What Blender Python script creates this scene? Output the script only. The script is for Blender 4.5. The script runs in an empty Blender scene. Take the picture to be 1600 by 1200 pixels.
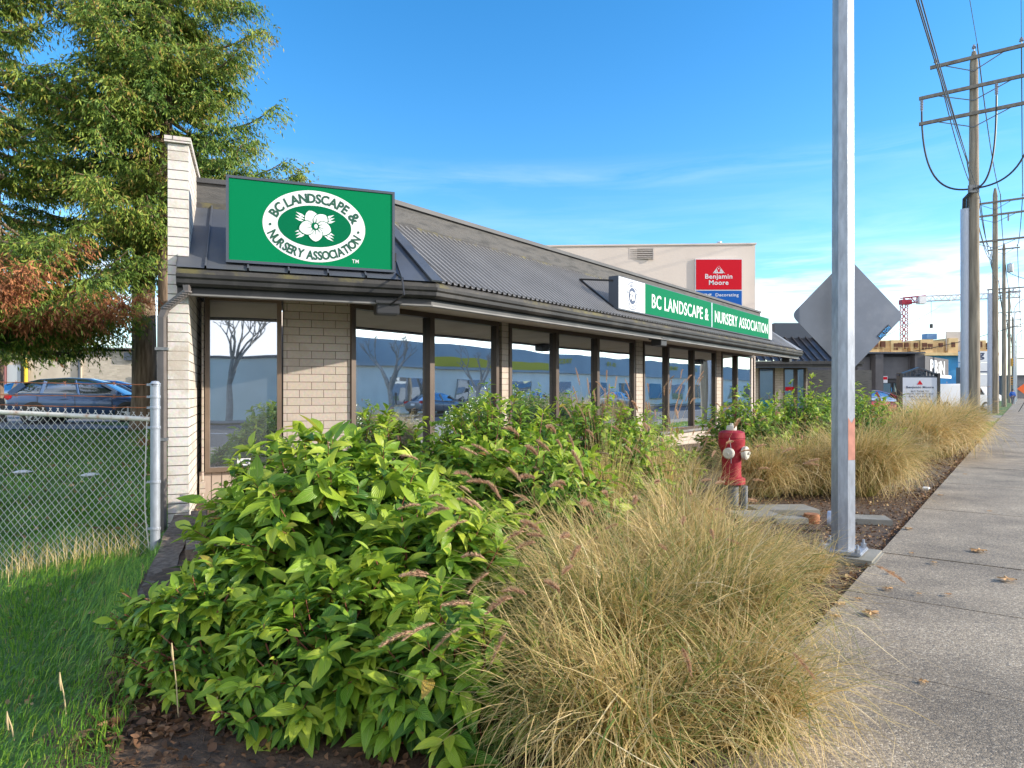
import bpy, bmesh, math, random
import numpy as np
from mathutils import Vector, Matrix
R = math.radians
random.seed(7)
C = bpy.context.scene.collection
SC = bpy.context.scene
# ------------------------------------------------------------ camera, world, sun, exposure
F = 1066.7                                   # focal length in pixels of the 1600 px wide photograph
CH, HY = 1.5, 612                            # eye height, horizon row
cam = bpy.data.cameras.new('camera'); camo = bpy.data.objects.new('camera', cam); C.objects.link(camo)
cam.lens = 24; cam.sensor_width = 36; cam.clip_end = 5000; cam.clip_start = .05
cam.shift_y = 12 / 1600
camo.location = (0, 0, CH); camo.rotation_euler = (R(90), 0, 0)
SC.camera = camo
SUN_AZ, SUN_EL = 95.6, 19.0                 # azimuth clockwise from +Y
w = bpy.data.worlds.new('World'); SC.world = w; w.use_nodes = True
nt = w.node_tree; nt.nodes.clear()
sky = nt.nodes.new('ShaderNodeTexSky'); sky.sky_type = 'NISHITA'; sky.sun_disc = False
sky.sun_elevation = R(SUN_EL); sky.sun_rotation = R(SUN_AZ)
sky.air_density = 1.0; sky.dust_density = .3; sky.ozone_density = 3.0; sky.altitude = 100
hs = nt.nodes.new('ShaderNodeHueSaturation'); hs.inputs['Hue'].default_value = .499; hs.inputs['Saturation'].default_value = 1.3
hs.inputs['Value'].default_value = 1.2
bg = nt.nodes.new('ShaderNodeBackground'); bg.inputs['Strength'].default_value = .15
wo = nt.nodes.new('ShaderNodeOutputWorld')
tc = nt.nodes.new('ShaderNodeTexCoord')
sx = nt.nodes.new('ShaderNodeSeparateXYZ'); nt.links.new(tc.outputs['Generated'], sx.inputs[0])
# thin cirrus streaks, a band low over the horizon and a faint wisp higher
mp = nt.nodes.new('ShaderNodeMapping'); mp.inputs['Scale'].default_value = (1.6, 1.6, 15); mp.inputs['Rotation'].default_value = (R(4), R(-5), 0)
nt.links.new(tc.outputs['Generated'], mp.inputs[0])
nz = nt.nodes.new('ShaderNodeTexNoise'); nz.inputs['Scale'].default_value = 2.3; nz.inputs['Detail'].default_value = 9; nz.inputs['Roughness'].default_value = .6; nz.inputs['Distortion'].default_value = .5
nt.links.new(mp.outputs[0], nz.inputs['Vector'])
cr = nt.nodes.new('ShaderNodeValToRGB'); cr.color_ramp.elements[0].position = .41; cr.color_ramp.elements[1].position = .70
nt.links.new(nz.outputs['Fac'], cr.inputs[0])
band = nt.nodes.new('ShaderNodeValToRGB'); e = band.color_ramp.elements
e[0].position = 0; e[0].color = (.75, .75, .75, 1); e[1].position = 1; e[1].color = (0, 0, 0, 1)
for p_, v_ in ((.06, .95), (.15, .95), (.19, .12), (.27, .03), (.30, .10), (.325, .0)):
    q = band.color_ramp.elements.new(p_); q.color = (v_, v_, v_, 1)
nt.links.new(sx.outputs['Z'], band.inputs[0])
mul = nt.nodes.new('ShaderNodeMath'); mul.operation = 'MULTIPLY'
nt.links.new(cr.outputs[0], mul.inputs[0]); nt.links.new(band.outputs[0], mul.inputs[1])
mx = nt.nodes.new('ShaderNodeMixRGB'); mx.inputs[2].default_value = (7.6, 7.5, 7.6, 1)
# unseen bright cloud cover added behind the viewpoint as fill light for the shadows
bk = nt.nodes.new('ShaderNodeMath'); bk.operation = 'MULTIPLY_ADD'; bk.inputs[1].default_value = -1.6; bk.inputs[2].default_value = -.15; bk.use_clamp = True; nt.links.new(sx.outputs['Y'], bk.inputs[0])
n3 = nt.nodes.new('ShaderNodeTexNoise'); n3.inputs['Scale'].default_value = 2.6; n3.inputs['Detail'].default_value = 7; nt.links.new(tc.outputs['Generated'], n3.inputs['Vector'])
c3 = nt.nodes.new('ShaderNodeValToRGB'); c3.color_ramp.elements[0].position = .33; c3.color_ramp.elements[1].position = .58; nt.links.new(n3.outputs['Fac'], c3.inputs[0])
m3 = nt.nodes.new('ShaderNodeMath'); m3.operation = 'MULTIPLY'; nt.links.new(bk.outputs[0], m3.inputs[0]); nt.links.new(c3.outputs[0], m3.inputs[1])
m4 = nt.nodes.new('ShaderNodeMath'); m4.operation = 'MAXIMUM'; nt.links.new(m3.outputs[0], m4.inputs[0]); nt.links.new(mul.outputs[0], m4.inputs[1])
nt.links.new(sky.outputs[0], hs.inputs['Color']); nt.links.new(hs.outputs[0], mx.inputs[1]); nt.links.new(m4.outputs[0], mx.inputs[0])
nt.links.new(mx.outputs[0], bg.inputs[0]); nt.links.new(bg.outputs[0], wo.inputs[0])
sl = bpy.data.lights.new('sun', 'SUN'); sl.energy = 4.0; sl.angle = R(.6); sl.color = (1, .91, .77)
so = bpy.data.objects.new('sun', sl); C.objects.link(so)
S = Vector((math.sin(R(SUN_AZ)) * math.cos(R(SUN_EL)), math.cos(R(SUN_AZ)) * math.cos(R(SUN_EL)), math.sin(R(SUN_EL))))
so.rotation_euler = S.to_track_quat('Z', 'Y').to_euler(); so.location = (60, -30, 40)
SC.view_settings.view_transform = 'Standard'; SC.view_settings.look = 'None'
SC.view_settings.exposure = .86; SC.view_settings.gamma = 1
SC.render.engine = 'CYCLES'
SC.cycles.max_bounces = 8; SC.cycles.transparent_max_bounces = 8
# ------------------------------------------------------------ frames of reference
s2 = Vector((.6, .8)); r2 = Vector((.8, -.6))          # along the street, across it (towards the road)
e2 = Vector((.934, .356)).normalized(); n2 = Vector((-e2.y, e2.x))   # along the short front, back from it
FIN = Vector((-3.56, 7.28))
def W(px, py, Y): return Vector(((px - 800) * Y / F, Y, CH - (py - HY) * Y / F))
def ss(a): a = max(0, min(1, a)); return a * a * (3 - 2 * a)
def st(d, t, z=0):                                     # street coordinates -> world
    return Vector((r2.x * d + s2.x * t, r2.y * d + s2.y * t, z))
def fr(e, n, z=0, o=FIN): return Vector((o.x + e2.x * e + n2.x * n, o.y + e2.y * e + n2.y * n, z))
def gz(x, y):
    u = (x - FIN.x) * e2.x + (y - FIN.y) * e2.y; d = x * r2.x + y * r2.y
    left = -.36 * ss((-u - .1) / 2.3) + .8 * ss((y - 7.5) / 12) * ss((-u) / 1.5) + .02
    bed = .15 * ss((-1.2 - d) / 3.5) * (1 - ss((y - 16) / 8)) - .025
    if d > -1.08: bed = -.09
    wl = ss((-u + .02) / .14) * (1 if d < -1.08 else 0)
    return wl * left * ss((-1.1 - d) / 1.0) + (1 - wl) * bed
# ------------------------------------------------------------ object helpers
def tag(o, label=None, cat=None, group=None, kind=None):
    if label: o['label'] = label
    if cat: o['category'] = cat
    if group: o['group'] = group
    if kind: o['kind'] = kind
    return o
def thing(name, label, cat, loc=(0, 0, 0), group=None):
    o = bpy.data.objects.new(name, None); C.objects.link(o); o.location = loc; o.empty_display_size = .2
    return tag(o, label, cat, group)
def root_loc(o):
    v = Vector((0, 0, 0))
    while o: v = v + Vector(o.location); o = o.parent
    return v
def copy_tree(o, parent=None):
    c = o.copy(); C.objects.link(c); c.parent = parent
    for ch in list(o.children): copy_tree(ch, c)
    return c
def auto_uv(me):
    nl = len(me.loops); uv = me.uv_layers.new(name='UVMap')
    n = len(me.polygons)
    nor = np.empty(n * 3); me.polygons.foreach_get('normal', nor); nor = nor.reshape(-1, 3)
    tot = np.empty(n, dtype=np.int32); me.polygons.foreach_get('loop_total', tot)
    li = np.empty(nl, dtype=np.int32); me.loops.foreach_get('vertex_index', li)
    co = np.empty(len(me.vertices) * 3); me.vertices.foreach_get('co', co); co = co.reshape(-1, 3)
    flat = np.abs(nor[:, 2]) > .95
    u = np.stack([-nor[:, 1], nor[:, 0], np.zeros(n)], 1); u[flat] = (1, 0, 0)
    u /= np.linalg.norm(u, axis=1)[:, None] + 1e-9
    v = np.cross(nor, u)
    fi = np.repeat(np.arange(n), tot); p = co[li]
    out = np.stack([(p * u[fi]).sum(1), (p * v[fi]).sum(1)], 1)
    uv.data.foreach_set('uv', out.ravel())
class MB:
    def __init__(s): s.v = []; s.f = []
    def add(s, vs, fs):
        o = len(s.v); s.v += [tuple(v) for v in vs]; s.f += [tuple(o + i for i in f) for f in fs]; return s
    def hull(s, base, top):                            # prism between two equal rings
        n = len(base)
        return s.add(list(base) + list(top), [tuple(reversed(range(n))), tuple(range(n, 2 * n))] + [(i, (i + 1) % n, n + (i + 1) % n, n + i) for i in range(n)])
    def box(s, c, size, ax=None, bev=0):
        c = Vector(c); hx, hy, hz = [k / 2 for k in size]
        X, Y, Z = ax if ax else (Vector((1, 0, 0)), Vector((0, 1, 0)), Vector((0, 0, 1)))
        P = [c + X * (a * hx) + Y * (b * hy) + Z * (d * hz) for d in (-1, 1) for a, b in ((-1, -1), (1, -1), (1, 1), (-1, 1))]
        return s.hull(P[:4], P[4:])
    def bar(s, a, b, wd, ht, up=Vector((0, 0, 1))):    # square bar from a to b
        a = Vector(a); b = Vector(b); d = (b - a); L = d.length; d.normalize()
        sd = d.cross(up)
        if sd.length < 1e-4: sd = Vector((1, 0, 0))
        sd.normalize(); u = sd.cross(d)
        return s.box((a + b) / 2, (L, wd, ht), (d, sd, u))
    def tube(s, pts, rad, n=8, cap=True, spin=0):
        pts = [Vector(p) for p in pts]; m = len(pts)
        if not hasattr(rad, '__len__'): rad = [rad] * m
        rings = []; prev = None
        for i, p in enumerate(pts):
            d = (pts[min(i + 1, m - 1)] - pts[max(i - 1, 0)]).normalized()
            if prev is None:
                a = Vector((1, 0, 0)) if abs(d.x) < .8 else Vector((0, 1, 0)); sd = (a - d * a.dot(d)).normalized()
            else: sd = (prev - d * prev.dot(d)).normalized()
            prev = sd; u = d.cross(sd)
            rings.append([p + (sd * math.cos(2 * math.pi * k / n + spin) + u * math.sin(2 * math.pi * k / n + spin)) * rad[i] for k in range(n)])
        vs = [q for rg in rings for q in rg]; fs = []
        for i in range(m - 1):
            for k in range(n): fs.append((i * n + k, i * n + (k + 1) % n, (i + 1) * n + (k + 1) % n, (i + 1) * n + k))
        if cap: fs.append(tuple(reversed(range(n)))); fs.append(tuple((m - 1) * n + k for k in range(n)))
        return s.add(vs, fs)
    def lathe(s, c, prof, n=24, ax=None):              # prof: (radius, height) pairs about an axis
        c = Vector(c); X, Y, Z = ax if ax else (Vector((1, 0, 0)), Vector((0, 1, 0)), Vector((0, 0, 1)))
        vs = []; fs = []; m = len(prof)
        for r_, h in prof: vs += [c + X * (r_ * math.cos(2 * math.pi * k / n)) + Y * (r_ * math.sin(2 * math.pi * k / n)) + Z * h for k in range(n)]
        for i in range(m - 1):
            for k in range(n): fs.append((i * n + k, i * n + (k + 1) % n, (i + 1) * n + (k + 1) % n, (i + 1) * n + k))
        fs.append(tuple(reversed(range(n)))); fs.append(tuple((m - 1) * n + k for k in range(n)))
        return s.add(vs, fs)
    def build(s, name, mat, parent=None, smooth=False, bevel=0, uv=True):
        me = bpy.data.meshes.new(name); off = root_loc(parent) if parent else Vector((0, 0, 0))
        me.from_pydata([(x - off.x, y - off.y, z - off.z) for x, y, z in s.v], [], s.f); me.update()
        if bevel:
            bm = bmesh.new(); bm.from_mesh(me)
            bmesh.ops.bevel(bm, geom=list(bm.edges), offset=bevel, segments=2, affect='EDGES', clamp_overlap=True); bm.to_mesh(me); bm.free()
        if uv: auto_uv(me)
        for m in (mat if isinstance(mat, (list, tuple)) else [mat]): me.materials.append(m)
        if smooth: me.polygons.foreach_set('use_smooth', [True] * len(me.polygons))
        if smooth and smooth != 'all':
            try: me.set_sharp_from_angle(angle=R(38))
            except Exception: pass
        o = bpy.data.objects.new(name, me); C.objects.link(o); o.parent = parent
        return o
def np_obj(name, V, Fq, mat, parent=None, tint=None, uv=None, smooth=True):
    me = bpy.data.meshes.new(name); V = np.asarray(V, dtype=np.float64)
    if parent: V = V - np.array(root_loc(parent))
    Fq = np.asarray(Fq, dtype=np.int32); k = Fq.shape[1]
    me.vertices.add(len(V)); me.vertices.foreach_set('co', V.ravel())
    me.loops.add(Fq.size); me.loops.foreach_set('vertex_index', Fq.ravel())
    me.polygons.add(len(Fq)); me.polygons.foreach_set('loop_start', np.arange(0, Fq.size, k, dtype=np.int32))
    try: me.polygons.foreach_set('loop_total', np.full(len(Fq), k, dtype=np.int32))
    except Exception: pass
    if smooth: me.polygons.foreach_set('use_smooth', np.ones(len(Fq), dtype=bool))
    me.update(calc_edges=True)
    if tint is not None:
        at = me.attributes.new('tint', 'FLOAT', 'POINT'); at.data.foreach_set('value', np.asarray(tint, dtype=np.float32))
    if uv is not None:
        l = me.uv_layers.new(name='UVMap'); l.data.foreach_set('uv', np.asarray(uv)[Fq.ravel()].ravel())
    me.materials.append(mat)
    o = bpy.data.objects.new(name, me); C.objects.link(o); o.parent = parent
    return o
# ------------------------------------------------------------ materials
def node(nt, t, **k):
    n = nt.nodes.new(t)
    for a, b in k.items(): setattr(n, a, b)
    return n
def mat(name, col, rough=.6, metal=0, vary=.0, vscale=3, bump=0, bscale=40, col2=None, spec=None, coord='Object', detail=5, stain=None, sscale=1.2, samt=.5, stretch=None):
    m = bpy.data.materials.new(name); m.use_nodes = True; t = m.node_tree; b = t.nodes['Principled BSDF']
    b.inputs['Base Color'].default_value = (*col, 1); b.inputs['Roughness'].default_value = rough; b.inputs['Metallic'].default_value = metal
    if spec is not None: b.inputs['Specular IOR Level'].default_value = spec
    tcn = node(t, 'ShaderNodeTexCoord'); src = tcn.outputs[coord]
    if stretch:
        mpn = node(t, 'ShaderNodeMapping'); mpn.inputs['Scale'].default_value = stretch; t.links.new(src, mpn.inputs[0]); src = mpn.outputs[0]
    out = None
    if vary or col2:
        n = node(t, 'ShaderNodeTexNoise'); n.inputs['Scale'].default_value = vscale; n.inputs['Detail'].default_value = detail; t.links.new(src, n.inputs['Vector'])
        rp = node(t, 'ShaderNodeValToRGB'); rp.color_ramp.elements[0].position = .3; rp.color_ramp.elements[1].position = .7
        a = tuple(max(0, c * (1 - vary)) for c in col); z = col2 if col2 else tuple(min(1, c * (1 + vary)) for c in col)
        rp.color_ramp.elements[0].color = (*a, 1); rp.color_ramp.elements[1].color = (*z, 1)
        t.links.new(n.outputs['Fac'], rp.inputs[0]); out = rp.outputs[0]
        t.links.new(out, b.inputs['Base Color'])
    if stain:
        n = node(t, 'ShaderNodeTexNoise'); n.inputs['Scale'].default_value = sscale; n.inputs['Detail'].default_value = 8; n.inputs['Roughness'].default_value = .65; t.links.new(src, n.inputs['Vector'])
        rp = node(t, 'ShaderNodeValToRGB'); rp.color_ramp.elements[0].position = .5; rp.color_ramp.elements[1].position = .66
        rp.color_ramp.elements[0].color = (0, 0, 0, 1); rp.color_ramp.elements[1].color = (samt,) * 3 + (1,)
        t.links.new(n.outputs['Fac'], rp.inputs[0])
        q = node(t, 'ShaderNodeMixRGB'); q.inputs[2].default_value = (*stain, 1); t.links.new(rp.outputs[0], q.inputs[0])
        if out: t.links.new(out, q.inputs[1])
        else: q.inputs[1].default_value = (*col, 1)
        t.links.new(q.outputs[0], b.inputs['Base Color'])
    if bump:
        n = node(t, 'ShaderNodeTexNoise'); n.inputs['Scale'].default_value = bscale; n.inputs['Detail'].default_value = 6; t.links.new(src, n.inputs['Vector'])
        bp = node(t, 'ShaderNodeBump'); bp.inputs['Strength'].default_value = bump; bp.inputs['Distance'].default_value = .01
        t.links.new(n.outputs['Fac'], bp.inputs['Height']); t.links.new(bp.outputs[0], b.inputs['Normal'])
    return m
def brick_mat(name, c1, c2, mortar, bw=.406, rh=.1016, ms=.005, offset=.5, stain=None, samt=.6, sscale=2):
    m = bpy.data.materials.new(name); m.use_nodes = True; t = m.node_tree; b = t.nodes['Principled BSDF']
    b.inputs['Roughness'].default_value = .85
    tcn = node(t, 'ShaderNodeTexCoord')
    br = node(t, 'ShaderNodeTexBrick'); br.offset = offset
    br.inputs['Color1'].default_value = (*c1, 1); br.inputs['Color2'].default_value = (*c2, 1); br.inputs['Mortar'].default_value = (*mortar, 1)
    br.inputs['Scale'].default_value = 1; br.inputs['Brick Width'].default_value = bw; br.inputs['Row Height'].default_value = rh
    br.inputs['Mortar Size'].default_value = ms; br.inputs['Mortar Smooth'].default_value = .2
    t.links.new(tcn.outputs['UV'], br.inputs['Vector'])
    n = node(t, 'ShaderNodeTexNoise'); n.inputs['Scale'].default_value = 30; n.inputs['Detail'].default_value = 6; t.links.new(tcn.outputs['Object'], n.inputs['Vector'])
    mu = node(t, 'ShaderNodeMixRGB', blend_type='MULTIPLY'); mu.inputs[0].default_value = .35
    t.links.new(br.outputs['Color'], mu.inputs[1]); t.links.new(n.outputs['Color'], mu.inputs[2])
    hsn = node(t, 'ShaderNodeHueSaturation'); hsn.inputs['Value'].default_value = 1.2; hsn.inputs['Saturation'].default_value = .9; t.links.new(mu.outputs[0], hsn.inputs['Color'])
    out = hsn.outputs[0]
    if stain:
        n3 = node(t, 'ShaderNodeTexNoise'); n3.inputs['Scale'].default_value = sscale; n3.inputs['Detail'].default_value = 9; n3.inputs['Roughness'].default_value = .7; t.links.new(tcn.outputs['Object'], n3.inputs['Vector'])
        rp = node(t, 'ShaderNodeValToRGB'); rp.color_ramp.elements[0].position = .48; rp.color_ramp.elements[1].position = .62
        rp.color_ramp.elements[0].color = (0, 0, 0, 1); rp.color_ramp.elements[1].color = (samt,) * 3 + (1,)
        t.links.new(n3.outputs['Fac'], rp.inputs[0])
        q = node(t, 'ShaderNodeMixRGB'); q.inputs[2].default_value = (*stain, 1); t.links.new(rp.outputs[0], q.inputs[0]); t.links.new(out, q.inputs[1]); out = q.outputs[0]
    t.links.new(out, b.inputs['Base Color'])
    mm = node(t, 'ShaderNodeMath', operation='MULTIPLY_ADD'); mm.inputs[1].default_value = -1; t.links.new(br.outputs['Fac'], mm.inputs[0])
    t.links.new(n.outputs['Fac'], mm.inputs[2])
    bp = node(t, 'ShaderNodeBump'); bp.inputs['Strength'].default_value = .5; bp.inputs['Distance'].default_value = .006
    t.links.new(mm.outputs[0], bp.inputs['Height']); t.links.new(bp.outputs[0], b.inputs['Normal'])
    return m
def tint_mat(name, stops, rough=.5, transl=.3, veins=False, spec=.4):
    """vegetation: colour ramp driven by the per-leaf 'tint' attribute"""
    m = bpy.data.materials.new(name); m.use_nodes = True; t = m.node_tree; b = t.nodes['Principled BSDF']
    b.inputs['Roughness'].default_value = rough; b.inputs['Specular IOR Level'].default_value = spec
    a = node(t, 'ShaderNodeAttribute', attribute_name='tint')
    rp = node(t, 'ShaderNodeValToRGB'); el = rp.color_ramp.elements
    el[0].position = stops[0][0]; el[0].color = (*stops[0][1], 1); el[1].position = stops[-1][0]; el[1].color = (*stops[-1][1], 1)
    for p, c in stops[1:-1]: q = el.new(p); q.color = (*c, 1)
    t.links.new(a.outputs['Fac'], rp.inputs[0]); out = rp.outputs[0]
    if veins:
        tcn = node(t, 'ShaderNodeTexCoord'); sp = node(t, 'ShaderNodeSeparateXYZ'); t.links.new(tcn.outputs['UV'], sp.inputs[0])
        ab = node(t, 'ShaderNodeMath', operation='ABSOLUTE'); t.links.new(sp.outputs['X'], ab.inputs[0])
        k = node(t, 'ShaderNodeMath', operation='MULTIPLY_ADD'); k.inputs[1].default_value = -.55; t.links.new(ab.outputs[0], k.inputs[0]); t.links.new(sp.outputs['Y'], k.inputs[2])
        k2 = node(t, 'ShaderNodeMath', operation='MULTIPLY'); k2.inputs[1].default_value = 44; t.links.new(k.outputs[0], k2.inputs[0])
        sn = node(t, 'ShaderNodeMath', operation='SINE'); t.links.new(k2.outputs[0], sn.inputs[0])
        rr = node(t, 'ShaderNodeValToRGB'); rr.color_ramp.elements[0].position = .0; rr.color_ramp.elements[0].color = (1, 1, 1, 1); rr.color_ramp.elements[1].position = .12; rr.color_ramp.elements[1].color = (0, 0, 0, 1)
        t.links.new(ab.outputs[0], rr.inputs[0])
        mixr = node(t, 'ShaderNodeMixRGB'); mixr.inputs[2].default_value = (.32, .40, .10, 1)
        mf = node(t, 'ShaderNodeMath', operation='MULTIPLY'); mf.inputs[1].default_value = .5; t.links.new(rr.outputs[0], mf.inputs[0])
        t.links.new(mf.outputs[0], mixr.inputs[0]); t.links.new(out, mixr.inputs[1]); out = mixr.outputs[0]
        bp = node(t, 'ShaderNodeBump'); bp.inputs['Strength'].default_value = .45; bp.inputs['Distance'].default_value = .003
        t.links.new(sn.outputs[0], bp.inputs['Height']); t.links.new(bp.outputs[0], b.inputs['Normal'])
    t.links.new(out, b.inputs['Base Color'])
    if transl:
        tr = node(t, 'ShaderNodeBsdfTranslucent'); t.links.new(out, tr.inputs['Color'])
        ms = node(t, 'ShaderNodeMixShader'); ms.inputs[0].default_value = transl
        t.links.new(b.outputs[0], ms.inputs[1]); t.links.new(tr.outputs[0], ms.inputs[2]); t.links.new(ms.outputs[0], t.nodes['Material Output'].inputs[0])
    return m
def glass_mat(name, base=(.06, .07, .08), refl=.55, tintc=(.8, .88, .95), rough=.004, wav=.02):
    m = bpy.data.materials.new(name); m.use_nodes = True; t = m.node_tree; b = t.nodes['Principled BSDF']
    b.inputs['Base Color'].default_value = (*base, 1); b.inputs['Roughness'].default_value = .25
    g = node(t, 'ShaderNodeBsdfGlossy'); g.inputs['Color'].default_value = (*tintc, 1); g.inputs['Roughness'].default_value = rough
    tcn = node(t, 'ShaderNodeTexCoord'); n = node(t, 'ShaderNodeTexNoise'); n.inputs['Scale'].default_value = 1.1; n.inputs['Detail'].default_value = 1
    t.links.new(tcn.outputs['Object'], n.inputs['Vector'])
    bp = node(t, 'ShaderNodeBump'); bp.inputs['Strength'].default_value = wav; bp.inputs['Distance'].default_value = .1
    t.links.new(n.outputs['Fac'], bp.inputs['Height']); t.links.new(bp.outputs[0], g.inputs['Normal'])
    lw = node(t, 'ShaderNodeLayerWeight'); lw.inputs['Blend'].default_value = .35
    ma = node(t, 'ShaderNodeMath', operation='MULTIPLY_ADD'); ma.inputs[1].default_value = .35; ma.inputs[2].default_value = refl; ma.use_clamp = True
    t.links.new(lw.outputs['Fresnel'], ma.inputs[0])
    ms = node(t, 'ShaderNodeMixShader'); t.links.new(ma.outputs[0], ms.inputs[0]); t.links.new(b.outputs[0], ms.inputs[1]); t.links.new(g.outputs[0], ms.inputs[2])
    t.links.new(ms.outputs[0], t.nodes['Material Output'].inputs[0]); return m
def aggregate_mat():
    m = bpy.data.materials.new('exposed_aggregate'); m.use_nodes = True; t = m.node_tree; b = t.nodes['Principled BSDF']; b.inputs['Roughness'].default_value = .85
    tcn = node(t, 'ShaderNodeTexCoord')
    v = node(t, 'ShaderNodeTexVoronoi'); v.inputs['Scale'].default_value = 125; t.links.new(tcn.outputs['Object'], v.inputs['Vector'])
    sp = node(t, 'ShaderNodeSeparateXYZ'); t.links.new(v.outputs['Color'], sp.inputs[0])
    rp = node(t, 'ShaderNodeValToRGB'); el = rp.color_ramp.elements
    el[0].position = 0; el[0].color = (.18, .16, .14, 1); el[1].position = 1; el[1].color = (.70, .61, .48, 1)
    for p, c in ((.25, (.25, .21, .16)), (.55, (.37, .305, .225)), (.85, (.47, .385, .28))): q = el.new(p); q.color = (*c, 1)
    t.links.new(sp.outputs['X'], rp.inputs[0])
    n = node(t, 'ShaderNodeTexNoise'); n.inputs['Scale'].default_value = 1.1; n.inputs['Detail'].default_value = 7; n.inputs['Roughness'].default_value = .6; t.links.new(tcn.outputs['Object'], n.inputs['Vector'])
    r2_ = node(t, 'ShaderNodeValToRGB'); r2_.color_ramp.elements[0].position = .3; r2_.color_ramp.elements[0].color = (.46, .45, .44, 1); r2_.color_ramp.elements[1].position = .7; r2_.color_ramp.elements[1].color = (1.08, 1.05, 1.0, 1)
    t.links.new(n.outputs['Fac'], r2_.inputs[0])
    mu = node(t, 'ShaderNodeMixRGB', blend_type='MULTIPLY'); mu.inputs[0].default_value = 1; t.links.new(rp.outputs[0], mu.inputs[1]); t.links.new(r2_.outputs[0], mu.inputs[2])
    t.links.new(mu.outputs[0], b.inputs['Base Color'])
    bp = node(t, 'ShaderNodeBump'); bp.inputs['Strength'].default_value = .6; bp.inputs['Distance'].default_value = .004; bp.invert = True
    t.links.new(v.outputs['Distance'], bp.inputs['Height']); t.links.new(bp.outputs[0], b.inputs['Normal']); return m
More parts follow.
